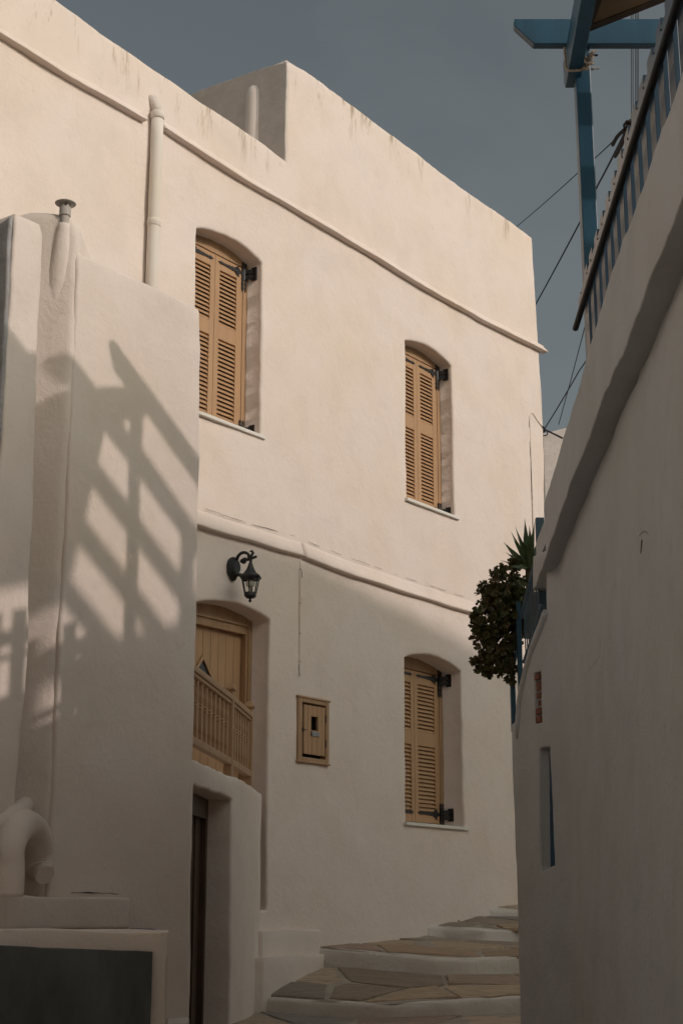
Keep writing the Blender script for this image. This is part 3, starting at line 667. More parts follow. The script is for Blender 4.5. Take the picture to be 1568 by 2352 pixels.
# wall lantern --------------------------------------------------------
def lantern():
    uL = -.405; c0 = FM(uL, 2.62, 0)
    t_ = thing('wall_lantern', 'black hexagonal lantern on a scrolled bracket above the arched door', 'lantern', c0)
    # back plate (egg shaped)
    mb = MB(); pl_ = []
    for k in range(24):
        a = 2 * math.pi * k / 24; r = 1.0; u = .062 * math.cos(a); z_ = (.085 if math.sin(a) > 0 else .105) * math.sin(a)
        if math.sin(a) < -.5: u *= .80
        pl_.append((uL + u, 2.645 + z_))
    inn = [(uL + (a - uL) * .62, 2.645 + (b_ - 2.645) * .62) for a, b_ in pl_]
    for v0, v1, p0, p1 in ((-.005, .020, pl_, pl_), (.020, .052, pl_, inn)):
        mb.prism([FM(a, b_, v1) for a, b_ in p1], [FM(a, b_, v0) for a, b_ in p0])
    mb.tube([FM(uL, 2.585, .04), FM(uL, 2.578, .075), FM(uL, 2.585, .088)], [.012, .013, .016], 8)
    mb.build('backplate', M_iron, t_, smooth=False, bevel=.003)
    # scroll arm in the plane normal to the wall
    arm = MB(); V0 = .045; Lm = .185
    pts = []
    for k in range(15):
        a = math.pi * k / 14; pts.append(FM(uL, 2.70 + .052 * math.sin(a) - .0 * k, V0 + (1 - math.cos(a)) / 2 * .125))
    arm.tube(pts, [.013, .013, .014, .013, .012, .012, .012, .012, .012, .012, .011, .012, .013, .014, .013], 8)
    sp_ = [FM(uL, 2.683 + .024 * math.sin(a_ * .5) * (1 - a_ / 22), V0 + .075 + .028 * math.cos(a_ * .5) * (1 - a_ / 22)) for a_ in range(16)]
    arm.tube(sp_, .009, 7)
    arm.lathe(FM(uL, 2.668, V0 + .055), [(.004, 0), (.015, .006), (.019, .018), (.015, .030), (.004, .036)], 10)
    arm.tube([FM(uL, 2.688, V0 + .085), FM(uL, 2.690, Lm - .02), FM(uL, 2.702, Lm + .055)], [.010, .012, .011], 7)
    arm.tube([FM(uL, 2.700, Lm - .03), FM(uL, 2.712, Lm + .005), FM(uL, 2.735, Lm + .022), FM(uL, 2.752, Lm + .010), FM(uL, 2.748, Lm - .008)], [.008, .010, .012, .010, .006], 7)
    arm.build('arm', M_iron, t_, smooth=True)
    C = FM(uL, 0, Lm); C.z = 0
    zt = EYE + 2.685; rot = math.atan2(FM.n[1], FM.n[0])
    rf = MB(); rf.lathe(Vector((C.x, C.y, 0)), [(.010, zt), (.013, zt - .006), (.012, zt - .02), (.018, zt - .035), (.024, zt - .055), (.036, zt - .08), (.056, zt - .108), (.086, zt - .128), (.090, zt - .134), (.084, zt - .150), (.070, zt - .152)], 6, rot)
    rf.build('cap', M_iron, t_, bevel=.001)
    z0, z1 = zt - .150, zt - .268
    ft = MB()
    for k in range(6):
        a = rot + math.pi / 3 * k
        p0 = Vector((C.x + .070 * math.cos(a), C.y + .070 * math.sin(a), z0)); p1 = Vector((C.x + .045 * math.cos(a), C.y + .045 * math.sin(a), z1)); ft.tube([p0, p1], .0052, 5)
        a2 = a + math.pi / 3; q1 = Vector((C.x + .045 * math.cos(a2), C.y + .045 * math.sin(a2), z1)); q0 = Vector((C.x + .070 * math.cos(a2), C.y + .070 * math.sin(a2), z0 - .004)); p0.z -= .004
        ft.tube([p1, q1], .004, 5); ft.tube([p0, q0], .006, 5)
    ft.build('cage', M_iron, t_)
    gl = MB()
    for k in range(6):
        a = rot + math.pi / 3 * k; a2 = a + math.pi / 3; q = []
        for rr, zz in ((.043, z1), (.068, z0)):
            for aa in (a, a2): q.append(Vector((C.x + rr * math.cos(aa), C.y + rr * math.sin(aa), zz)))
        gl.add([q[0], q[1], q[3], q[2]], [(0, 1, 2, 3)])
    gl.build('glass', M_glass, t_)
    bs = MB(); bs.lathe(Vector((C.x, C.y, 0)), [(.047, z1 + .012), (.050, z1), (.049, z1 - .018), (.034, z1 - .032), (.012, z1 - .036), (.008, z1 - .042), (.013, z1 - .050), (.011, z1 - .060), (.003, z1 - .066)], 6, rot)
    bs.build('base', M_iron, t_, bevel=.001)
    bl = MB(); bl.lathe(Vector((C.x, C.y, 0)), [(.004, z0 - .002), (.020, z0 - .006), (.033, z0 - .022), (.035, z0 - .036), (.030, z0 - .054), (.016, z0 - .066), (.007, z0 - .071), (.007, z1 - .005)], 16)
    bl.build('bulb', M_bulb, t_, smooth=True)
lantern()

# downpipe --------------------------------------------------------------
dp = thing('downpipe', 'whitewashed round downpipe running down the facade beside the upper window', 'pipe', FM(-1.43, 3.0, .06))
mb = MB(); zs = np.arange(2.0, 6.08, .16); mb.tube([FM(-1.445 + .004 * nz(0, z_, .5), z_, .052) for z_ in zs], [.048 + .002 * nz(2, z_, .3) for z_ in zs], 16); mb.build('pipe', M_pipe, dp, smooth=True)
mb = MB()
for wz in (5.10, 6.01): MB().lathe(FM(-1.445, wz, .052), [(.049, 0), (.054, .006), (.054, .05), (.049, .06)], 16).build('collar', M_pipe, dp, smooth=True)
mb = MB(); mb.tube([FM(-1.44, 6.07, .045), FM(-1.445, 6.13, .03), FM(-1.45, 6.18, .0), FM(-1.46, 6.20, -.05)], [.040, .038, .048, .06], 12); mb.build('spout', M_flank, dp, smooth=True)

# left wing -------------------------------------------------------------
Lw = thing('left_wing', 'plain white plastered wing in the left foreground with soft pergola shadows', 'house wing', FL(-.6, -1.2, -.5))
outL = [(-1.10, -2.2), (-.030, -2.2), (-.028, -.30), (-.045, .7), (-.034, 1.0), (-.032, 1.77), (-.060, 2.95), (-.078, 3.63), (-.10, 3.648), (-.118, 3.636), (-.124, 3.65), (-.615, 3.653), (-1.10, 3.659)]
sheet('wall', M_wallL, FL, outL, (), thick=1.45, grid=.055, rnd=.020, amp=.016, jit=.008, seed=11.2, parent=Lw, backstep=.3)
outC = [(-.75, -2.2), (0.0, -2.2), (.003, 3.74), (-.01, 3.81), (-.045, 3.87), (-.10, 3.898), (-.165, 3.907), (-.28, 3.909), (-.36, 3.885), (-.75, 3.80)]
sheet('end_wall', M_wallL, FC, outC, (), thick=1.3, grid=.06, rnd=.05, amp=.016, jit=.010, seed=14.2, parent=Lw, backstep=.25)
mb = MB(); mb.tube([FC(-.13, 3.10, -.155), FC(-.12, 3.36, -.108), FC(-.11, 3.55, -.070), FC(-.10, 3.69, -.036), FC(-.092, 3.80, -.012), FC(-.089, 3.83, -.006)], [.11, .105, .088, .062, .040, .031], 22); mb.build('flue_swelling', M_wallL, Lw, smooth=True)
fp = thing('flue_cowl', 'short grey flue pipe with a round mushroom cap on the left wing', 'flue', FC(-.089, 3.80, -.005))
mb = MB(); c = FC(-.089, 3.79, -.005); mb.lathe(c, [(.026, 0), (.026, .085)], 16); mb.lathe(c + Vector((0, 0, .085)), [(.033, 0), (.033, .052), (.026, .054)], 18); mb.build('pipe', M_metal, fp, smooth=False, bevel=.002)
mb = MB()
for k in range(6): a = k * math.pi / 3 + .2; q = c + Vector((.026 * math.cos(a), .026 * math.sin(a), .135)); mb.beam(q, q + Vector((0, 0, .03)), .014, .006, Vector((math.cos(a), math.sin(a), 0)))
mb.build('slots', M_metal, fp)
mb = MB(); mb.lathe(c + Vector((0, 0, .160)), [(.058, 0), (.060, .003), (.045, .012), (.020, .019), (.003, .021)], 24); mb.build('cap', M_metal, fp, smooth=True)
# buttress, its mottled flank coloured dark for the shade it lies in
bt = thing('buttress_wall', 'tall narrow white wall end with a mottled grey flank, coloured dark for its shade, at the left edge', 'wall', FF(-.3, -1.2, -.2))
outF = [(-.423, -2.2), (-.215, -2.2), (-.205, .64), (-.18, 1.27), (-.20, 2.17), (-.237, 3.47), (-.262, 3.522), (-.423, 3.52)]
sheet('wall_end', M_wallL, FF, outF, (), thick=.9, grid=.05, rnd=.02, amp=.012, jit=.010, seed=17.2, parent=bt)
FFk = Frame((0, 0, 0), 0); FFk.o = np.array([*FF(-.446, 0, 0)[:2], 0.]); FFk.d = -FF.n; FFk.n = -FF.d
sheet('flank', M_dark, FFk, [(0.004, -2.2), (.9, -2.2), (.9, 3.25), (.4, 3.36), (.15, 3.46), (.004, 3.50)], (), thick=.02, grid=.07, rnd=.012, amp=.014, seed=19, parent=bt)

# swan-neck pipe at lower left
sn = thing('swan_neck_pipe', 'whitewashed swan-neck pipe bending over at the bottom left of the wing', 'pipe', atY(25, 2045, 7.05))
def bez(pts, n=26):
    P = [Vector(p) for p in pts]; out_ = []
    for i in range(len(P) - 1):
        p0 = P[max(i - 1, 0)]; p1 = P[i]; p2 = P[i + 1]; p3 = P[min(i + 2, len(P) - 1)]; m_ = max(3, n // (len(P) - 1))
        for k in range(m_):
            t_ = k / m_; out_.append(.5 * ((2 * p1) + (p2 - p0) * t_ + (2 * p0 - 5 * p1 + 4 * p2 - p3) * t_ * t_ + (3 * p1 - p0 - 3 * p2 + p3) * t_ ** 3))
    out_.append(P[-1]); return out_
pts = bez([atY(20, 2060, 7.10), atY(22, 1990, 7.10), atY(25, 1945, 7.10), atY(38, 1906, 7.2), atY(60, 1893, 7.45), atY(80, 1910, 7.72), atY(88, 1948, 7.84), atY(89, 1982, 7.86), atY(91, 2002, 7.84)], 44)
mb = MB(); n = len(pts); mb.tube(pts, [(.066 + .012 * k / n + .003 * math.sin(k * .5)) * (1 if k < n - 3 else .9) for k in range(n)], 26); mb.build('pipe', M_wallL, sn, smooth=True)
mb = MB(); mb.tube([atY(97, 2000, 7.79), atY(100, 2005, 7.775), atY(104, 2010, 7.76)], [.045, .052, .050], 22); mb.build('nozzle', M_wallL, sn)
mb = MB(); mb.tube(bez([atY(-60, 1925, 7.15), atY(-10, 1900, 7.16), atY(22, 1880, 7.22), atY(44, 1862, 7.5), atY(62, 1846, 8.05)], 20), .044, 18); mb.build('inlet_pipe', M_wallL, sn, smooth=True)

# patches and bench at the foot of the wing
wblock('wall_ledge', [pl(-120, 6.95), pl(298, 8.24), (FL(-.50, 0, -.1).x, FL(-.50, 0, -.1).y), pl(-120, 7.6)], -.03, .125, M_white, 'rough white plaster ledge on the left wing below the swan-neck pipe', 'ledge', 5)
BN = thing('painted_bench_block', 'low rough block with a dark grey-green painted face at the bottom left', 'bench', atY(200, 2340, 6.4))
o = wblock('block', [pl(-160, 6.3), pl(388, 6.62), pl(384, 7.6), pl(-160, 7.2)], -2.1, lambda x, y: -.026 if x < -.9 else -.032, M_wallL, None, None, 6)
o.parent = BN; o.matrix_parent_inverse = Matrix.Translation(base_of(BN)).inverted()
a0, a1 = Vector((*pl(-160, 6.3), 0)), Vector((*pl(388, 6.62), 0)); dd_ = (a1 - a0).normalized(); nn_ = Vector((dd_.y, -dd_.x, 0))
class FB_:
    def __call__(s, u, w_, v=0): p = a0 + dd_ * u + nn_ * (v + .034); return Vector((p.x, p.y, w_ + EYE))
FBn = FB_(); Ltot = (a1 - a0).length; s1 = Ltot * (348 + 160) / (388 + 160)
sheet('painted_face', M_teal, FBn, [(.02, -2.0), (s1, -2.0), (s1, -.113), (s1 * .5, -.095), (.02, -.072)], (), thick=.05, grid=.08, rnd=.006, amp=.004, jit=.004, seed=3, parent=BN)
wblock('stone_step', [pl(392, 8.2), pl(438, 8.35), pl(440, 8.8), pl(388, 8.7)], -1.4, -.50, M_step, 'small rough stone step between the dark bench and the low doorway', 'step', 8)
crackline([(-.50, -.035), (-.23, -.045)], .006, 2.2, parent=Lw, frame=FL, v=.004); crackline([(-.95, .150), (-.52, .150)], .003, 8.2, parent=Lw, frame=FL, v=.012)

# landing block with the low doorway -------------------------------------
BK = thing('landing_block', 'curved white landing wall with a dark low doorway beneath the tan balustrade', 'landing', atY(500, 2352, 10.2))
pts_b = [pl(430, 8.85), pl(445, 9.15), pl(480, 9.62), pl(540, 10.4), pl(575, 11.05), pl(597, 11.72), mpl(.30, -.05)]
mpB, LB = pathmap(pts_b[:6])
def ub(x, y): return uw_on(mpB, 0, LB[5], x, y)
uJ, wJ = ub(535, 1836)
outB = [(0, -2.2), (LB[5] + .02, -2.2), (LB[5] + .02, .945), (LB[4], .95), (LB[3], .945), (LB[2], .935), (0, .93)]
holeB = [(LB[1] - .12, -2.1), (uJ, -2.1), (uJ, wJ), (uJ - .3, wJ + .008), (LB[1] - .12, wJ - .01)]
sheet('wall', M_wallL, mpB, outB, [(holeB, .26)], thick=.30, grid=.06, rnd=.02, amp=.012, jit=.012, seed=23, parent=BK, backstep=.06)
# end face back to the facade and the deck
e5 = mpB(LB[5], 0, 0); q2 = FM(-.02, 0, -.12)
mb = MB(); z0, z1 = -2.0, .985
A_ = mpB(LB[5] - .02, 0, -.012); Bq = mpB(LB[5] - .02, 0, -.30)
deck = [mpB(LB[k], 0, -.04) for k in range(6)] + [FM(-.06, 0, -.10), FM(-1.9, 0, -.1), FL(-.1, 0, -.6)]
dk = [(p.x, p.y) for p in deck]
mb.prism([Vector((x, y, EYE + .915)) for x, y in dk], [Vector((x, y, EYE + .86)) for x, y in dk]); mb.build('deck', M_wallL, BK)
# its door
dz = MB(); vd = -.20
dz.fbox(mpB, uJ - .045, uJ + .0, -2.1, wJ, vd - .03, vd + .035); dz.fbox(mpB, LB[1] - .1, uJ - .045, wJ - .13, wJ + .0, vd - .03, vd + .033)
low = dz.build('door_frame', M_door, BK, bevel=.004)
dz = MB(); uu = uJ - .05
for k in range(6): dz.fbox(mpB, uu - .14 * (k + 1) + .003, uu - .14 * k - .003, -2.1, wJ - .13, vd - .03, vd - .002)
dz.fbox(mpB, uu - .85, uu, -2.1, wJ - .13, vd - .05, vd - .035); dz.fbox(mpB, uu - .19, uu - .165, -2.0, wJ - .13, vd - .004, vd + .012)
lowd = dz.build('door', M_door, BK, bevel=.003, label='dark brown wooden door')
kb = atY(447, 2003, 9.45); mb = MB(); uk, wk = uw_on(mpB, 0, LB[5], 452, 2003); mb.tube([mpB(uu - .62, .20, vd), mpB(uu - .62, .20, vd + .05)], [.010, .018], 10); mb.build('knob', M_iron, lowd, smooth=True); mb = MB(); mb.tube([mpB(uu - .62, .06, vd), mpB(uu - .62, .06, vd + .035), mpB(uu - .60, .05, vd + .05), mpB(uu - .53, .05, vd + .05)], .011, 8); mb.build('handle', M_iron, lowd, smooth=True)

# balustrade ---------------------------------------------------------------
BL = thing('balustrade', 'tan wooden balustrade with sawn balusters curving along the landing', 'railing', mpB(LB[3], 1.0, -.05))
ins = -.05
uP = [LB[1] - .15, uw_on(mpB, 0, LB[5], 543, 1700)[0], uw_on(mpB, 0, LB[5], 587, 1700)[0]]
def rail(name, z0, z1, v0, v1):
    for a, b_ in zip(uP, uP[1:]):
        mb = MB(); A_ = mpB(a, 0, ins); B_ = mpB(b_, 0, ins); d_ = (B_ - A_).normalized(); n_ = Vector((d_.y, -d_.x, 0))
        P = [A_ + n_ * v0, B_ + n_ * v0, B_ + n_ * v1, A_ + n_ * v1]
        mb.hexa([Vector((p.x, p.y, EYE + z0)) for p in P] + [Vector((p.x, p.y, EYE + z1)) for p in P]); mb.build(name, M_tan2, BL, bevel=.006)
rail('top_rail', 1.455, 1.495, -.028, .030); rail('rail_moulding', 1.430, 1.455, -.016, .020); rail('bottom_rail', 1.025, 1.072, -.022, .024)
for a in uP[1:]:
    p = mpB(a, 0, ins); mb = MB()
    tdir = (mpB(a, 0, ins) - mpB(a - .05, 0, ins)).normalized(); rz = math.atan2(tdir.y, tdir.x) + math.pi / 4
    mb.lathe(Vector((p.x, p.y, EYE)), [(.040, .90), (.040, 1.500), (.034, 1.507), (.034, 1.518), (.054, 1.532), (.054, 1.542), (.034, 1.570), (.003, 1.578)], 4, rz); mb.build('post', M_tan2, BL, bevel=.003)
prof = [(0, .017), (.05, .017), (.075, .027), (.10, .028), (.19, .024), (.205, .031), (.213, .020), (.222, .031), (.232, .018), (.28, .023), (.315, .015), (.358, .014)]
bal0 = None
for a, b_, cnt in ((uP[0], uP[1], 9), (uP[1], uP[2], 7)):
    A_ = mpB(a, 0, ins); B_ = mpB(b_, 0, ins); d_ = (B_ - A_).normalized(); n_ = Vector((d_.y, -d_.x, 0))
    for k in range(cnt):
        c = A_.lerp(B_, (k + .75) / (cnt + .5)); c.z = EYE + 1.072
        if bal0 is None:
            P = [(r, z_) for z_, r in prof] + [(-r, z_) for z_, r in prof[::-1]]
            mb = MB(); mb.prism([Vector((x, -.011, z_)) for x, z_ in P], [Vector((x, .011, z_)) for x, z_ in P]); bal0 = mb.build('baluster', M_tan2, BL, bevel=.003); o = bal0
        else: o = bal0.copy(); col.objects.link(o)
        o.parent = BL; o.matrix_parent_inverse = Matrix.Translation(base_of(BL)).inverted()
        o.location = c; o.rotation_euler = (0, 0, math.atan2(d_.y, d_.x))

# ------------------------------------------------------------------ right-hand house
RH = thing('terrace_house', 'tall white plastered house on the right with an overhanging terrace edge', 'house', FR(5 - 9.9, -1.0, -1.5))
sR = FR                                               # u runs away from the camera, v towards the lane
u_end = sR.px(1225, 1355)[0]
def up(x, y): return sR.px(x, y)
low_e = [(-14, 2.27)] + [up(x, y) for x, y in [(1568, 455), (1500, 625), (1427, 816), (1390, 905), (1350, 1010), (1300, 1140), (1260, 1252), (1232, 1335)]] + [up(1222, 1358)]
top_e = [(u_end + .01, 2.20), up(1252, 1262), up(1250, 1160), up(1290, 1017), up(1299, 982), up(1331, 878), up(1350, 815), up(1398.7, 651), up(1445.7, 512), up(1473, 439), up(1568, 149), (-14, 2.69)]
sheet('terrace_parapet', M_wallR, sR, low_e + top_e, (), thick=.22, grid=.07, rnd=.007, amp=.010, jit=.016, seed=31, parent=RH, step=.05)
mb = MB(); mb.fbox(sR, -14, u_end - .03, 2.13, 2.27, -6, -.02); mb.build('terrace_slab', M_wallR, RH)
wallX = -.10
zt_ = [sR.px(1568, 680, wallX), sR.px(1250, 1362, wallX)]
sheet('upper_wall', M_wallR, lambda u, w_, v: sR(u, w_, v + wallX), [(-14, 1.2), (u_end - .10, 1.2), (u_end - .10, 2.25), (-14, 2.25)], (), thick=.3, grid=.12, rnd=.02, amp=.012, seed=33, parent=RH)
# lower wall, rounding into the stair parapet
s0 = sR(-14, 0, wallX + .006); s1_ = sR(8.65 - 9.9, 0, wallX + .006)
plan = [(s0.x, s0.y), (s1_.x, s1_.y), pl(1243, 8.99), pl(1228, 9.14), pl(1210, 9.28), pl(1187, 9.44)]
mpR, LR = pathmap(plan, normal_left=True)
def ur(x, y, a=0): return uw_on(mpR, LR[1] - 6, LR[-1], x, y)
crv = [ur(x, y) for x, y in [(1251, 1400), (1241, 1428), (1221, 1482), (1207, 1532), (1197, 1572), (1190, 1612), (1188, 1650)]]
h_top = crv[0][1]
outR = [(0, -2.2), (LR[-1], -2.2), (LR[-1], crv[-1][1] - .02)] + crv[::-1] + [(crv[0][0] - .02, h_top + .3), (0, h_top + .3)]
n1 = ur(1272, 1986); n2 = ur(1268, 1800); n3 = ur(1241, 1999); n4 = ur(1237, 1722)
hole = [(n1[0], n1[1] + .0), (n3[0], n3[1]), (n4[0], n4[1]), (n1[0], n4[1] + .0)]
# brick patch recess
bA = ur(1241, 1545); bB = ur(1226, 1660); bu0, bu1 = sorted((ur(1241, 1600)[0], ur(1225, 1600)[0])); bw0, bw1 = ur(1233, 1662)[1], ur(1233, 1545)[1]
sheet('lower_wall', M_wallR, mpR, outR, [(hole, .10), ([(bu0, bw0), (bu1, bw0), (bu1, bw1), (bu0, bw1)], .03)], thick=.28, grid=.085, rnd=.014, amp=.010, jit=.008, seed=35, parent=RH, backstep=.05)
mb = MB(); k_ = n1[0]; mb.fbox(mpR, n1[0] - .0, n3[0] + .0, n3[1], n4[1], -.098, -.062); win_r = mb.build('niche_window', M_blue, RH, label='narrow blue window set deep in the wall')
mb = MB(); z_ = bw0; i = 0
while z_ < bw1 - .02:
    hgt = random.uniform(.035, .06); j = random.uniform(-.01, .01)
    P0 = mpR(bu0 + .01, z_, 0)
    mb.fbox(mpR, bu0 + .004 + random.uniform(0, .02), bu1 - .004 - random.uniform(0, .03), z_ + .004, min(bw1, z_ + hgt), -.02, .000 + random.uniform(-.012, .008)); z_ += hgt + .006
mb.build('exposed_bricks', M_brick, RH, bevel=.006, label='strip of exposed red bricks')
for cpx in ([(1468, 1230), (1478, 1222), (1489, 1225)], [(1474, 1240), (1471, 1270)], [(1515, 1345), (1511, 1375)]):
    crackline([ur(x, y) for x, y in cpx], .0016, cpx[0][0] * .37, parent=RH, frame=mpR, v=.003, mat=M_crackl)
# coping roll along the stair parapet
mb = MB(); cp = []
for k in range(25):
    t_ = k / 24 * (len(crv) - 1); i = min(int(t_), len(crv) - 2); f_ = t_ - i; u = crv[i][0] * (1 - f_) + crv[i + 1][0] * f_; z_ = crv[i][1] * (1 - f_) + crv[i + 1][1] * f_
    cp.append(mpR(u, z_ - .015 + .006 * nz(u, 0, .1), -.015))
cp.append(cp[-1] + Vector((0, .03, -.10)))
mb.tube(cp, [.031 + .003 * nz(k * .1, 2, .15) for k in range(len(cp))], 12); mb.build('coping', M_wallR, RH, smooth=True)
# landing floor behind the parapet (back of the stair) and house mass
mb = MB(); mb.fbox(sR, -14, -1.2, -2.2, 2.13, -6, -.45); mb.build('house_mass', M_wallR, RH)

# terrace railing ------------------------------------------------------------
TR = thing('terrace_railing', 'blue painted picket railing along the terrace edge of the right house', 'railing', sR(-4.5, 2.69, -.03))
VR = -.03; pk0 = sR.px(1351, 815, VR)[0]; pk1 = sR.px(1543, 210, VR)[0]; spc = (pk0 - pk1) / 12
hb = sR.px(1445, 514, 0)[1] - .03; htop = sR.px(1374.7, 520.6, VR)[1]
pick0 = None; n_pk = 22
for k in range(n_pk):
    u = pk0 - spc * k
    if pick0 is None:
        wpk, tpk, hh = .100, .018, (htop - hb) + .04
        P = [(-wpk / 2, -.03), (wpk / 2, -.03), (wpk / 2, hh - .012), (-wpk / 2, hh - .012)]
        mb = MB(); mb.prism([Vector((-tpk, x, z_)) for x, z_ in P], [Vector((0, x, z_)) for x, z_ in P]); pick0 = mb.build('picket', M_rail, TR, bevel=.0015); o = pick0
    else: o = pick0.copy(); col.objects.link(o)
    o.parent = TR; o.matrix_parent_inverse = Matrix.Translation(base_of(TR)).inverted()
    o.location = sR(u, hb, VR - .02); o.rotation_euler = (0, 0, -PR)
uE = pk0 + .13
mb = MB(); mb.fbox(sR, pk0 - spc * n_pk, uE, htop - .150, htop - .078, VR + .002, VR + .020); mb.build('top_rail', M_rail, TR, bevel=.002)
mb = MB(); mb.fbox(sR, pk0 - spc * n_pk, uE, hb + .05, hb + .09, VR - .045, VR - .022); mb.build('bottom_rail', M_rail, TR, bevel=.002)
nl = None
for k in range(n_pk + 1):
    for dz_ in (-.09, -.13):
        u_ = pk0 - spc * k + .02 * (-1) ** k
        if nl is None: nl = MB().tube([Vector((-.0012, 0, 0)), Vector((.004, 0, 0))], .0045, 6).build('nail', M_iron, TR); o = nl
        else: o = nl.copy(); col.objects.link(o)
        o.parent = TR; o.matrix_parent_inverse = Matrix.Translation(base_of(TR)).inverted()
        o.location = sR(u_, htop + dz_, VR + .022); o.rotation_euler = (0, 0, -PR)
bp_ = MB(); hp = sR.px(1366.7, 607, VR + .038)[1]
bp_.tube([sR(pk0 - spc * n_pk, hp, VR + .038), sR(uE, hp, VR + .038)], .0145, 12); tag(bp_.build('black_pipe', M_black), 'long black pipe fixed along the outside of the terrace railing', 'pipe')

# pergola ----------------------------------------------------------------------
PG = thing('pergola', 'blue painted timber pergola standing on the terrace of the right house', 'pergola', atY(1355, 700, 6.83))
Yp = 6.83
def box_w(name, x0, x1, y0, y1, z0, z1, mat=M_blue, parent=PG, bevel=.006):
    mb = MB(); mb.hexa([Vector(p) for p in ((x0, y0, z0), (x1, y0, z0), (x1, y1, z0), (x0, y1, z0), (x0, y0, z1), (x1, y0, z1), (x1, y1, z1), (x0, y1, z1))]); return mb.build(name, mat, parent, bevel=bevel)
pL = atY(1324, 250, Yp).x; pRt = atY(1360, 250, Yp).x
zc = atY(1240, 100, Yp - .03).z; zc1 = atY(1400, 43, Yp - .03).z
pw = pRt - pL
# post leans very slightly (plumb within the photo's perspective)
box_w('post', pL + .002, pRt, Yp, Yp + .078, EYE + 2.3, zc + .002)
def crossbeam(Yc, x0, x1, parent=PG):
    mb = MB(); bev = .095; hgt = zc1 - zc
    P = [(x0, zc + hgt * .72), (x0, zc1), (x1, zc1), (x1, zc), (x0 + bev, zc)]
    mb.prism([Vector((a, Yc, z_)) for a, z_ in P], [Vector((a, Yc + .052, z_)) for a, z_ in P]); return mb.build('crossbeam', M_blue, parent, bevel=.004)
xl = atY(1181, 60, Yp - .03).x
crossbeam(Yp - .03, xl, 5.15)
for Yc in (6.34, 5.89, 5.44, 4.98, 4.52): crossbeam(Yc, .93, 5.15)
# rafter along the lane, bolted to the post, with a cut end
rz1 = zc; rz0 = zc - .17
pe = ray(1297.7, 197.5); pe = pe * (rz0 - EYE) / pe[2]; pn = ray(1316.7, 0); pn = pn * (rz1 - EYE) / pn[2]
dxy = (pn[0] - pe[0]) / (pn[1] - pe[1]); yE = pe[1] + .02; yN = 4.9
mb = MB(); wd = .071
yN = 4.4; P = [(yE, rz0), (yE + .05, rz0 + .05), (yE + .05, rz1 - .002), (yN, rz1 - .002), (yN, rz0)]
xat = lambda y_: pe[0] + dxy * (y_ - pe[1])
mb.prism([Vector((xat(y_), y_, z_)) for y_, z_ in P], [Vector((xat(y_) + wd, y_, z_)) for y_, z_ in P]); mb.build('rafter', M_blue, PG, bevel=.004)
box_w('post', 2.84, 2.95, 6.34, 6.43, EYE + 2.3, zc)
for x_, y_ in ((1360, 127), (1363, 157)):
    a = atY(x_ - 2, y_, Yp + .04); mb = MB(); mb.tube([a - Vector((.01, 0, 0)), a + Vector((.004, 0, 0))], .011, 6); mb.tube([a, a + Vector((.030, 0, 0))], .0055, 8); mb.build('bolt', M_metal if y_ > 140 else M_iron, PG)
# rope lashing
rp = MB(); ry = Yp - .075; xr = xat(ry)
loop = bez([Vector((xr - .008, ry + .05, rz1 - .02)), Vector((xr - .010, ry + .02, rz1 - .10)), Vector((xr - .006, ry, rz0 - .004)), Vector((xr + .04, ry, rz0 - .010)), Vector((xr + wd + .004, ry - .005, rz0 + .0)), Vector((xr + wd + .010, ry, rz0 + .06)), Vector((xr + wd + .006, ry - .03, rz0 + .12))], 42)
rp.tube(loop, [.0065 + .0012 * math.sin(k * 1.9) for k in range(len(loop))], 7)
kn = Vector((xr + wd + .03, ry - .01, rz0 + .045))
for s_ in range(3):
    lp = [kn + Vector((.020 * math.cos(a / 3 + s_), .016 * math.sin(a / 3), .014 * math.sin(a / 3 + s_ * 1.7) + .02 * (s_ - 1))) for a in range(19)]; rp.tube(lp, .0065, 6)
rp.tube(bez([kn + Vector((-.03, 0, -.045)), kn + Vector((-.012, -.01, -.060)), kn + Vector((-.005, 0, -.03)), kn + Vector((.012, 0, .03)), kn + Vector((.035, 0, .05))], 20), .008, 6)
tag(rp.build('rope_lashing', M_rope, smooth=True), 'pale twisted rope knotted around the pergola rafter at the post', 'rope')
# shade sail corner
def tri_sail():
    zs = rz1 - .035
    C0 = atY(1346, 66, 6.62)
    t_ = thing('shade_sail', 'large tan shade sail with a brown hem, its corner tied to the pergola rafter', 'shade sail', C0)
    C1 = Vector((3.25, 5.05, zs + .03)); C2 = Vector((3.32, 3.3, zs + .05)); C3 = Vector((1.35, 3.5, zs + .03))
    nu = 24; vs = []
    for i in range(nu + 1):
        for j in range(nu + 1):
            a, b_ = i / nu, j / nu
            p = C0.lerp(C1, a).lerp(C3.lerp(C2, a), b_); sg = 16 * a * (1 - a) * b_ * (1 - b_)
            p.z -= .10 * sg; vs.append(p)
    fs = [(i * (nu + 1) + j, i * (nu + 1) + j + 1, (i + 1) * (nu + 1) + j + 1, (i + 1) * (nu + 1) + j) for i in range(nu) for j in range(nu)]
    MB().add(vs, fs).build('cloth', M_sail, t_, smooth=True)
    for A_, B_ in ((C0, C1), (C0, C3), (C1, C2), (C3, C2)): MB().beam(A_ + Vector((0, 0, -.004)), B_ + Vector((0, 0, -.004)), .045, .006).build('hem', M_hem, t_)
tri_sail()

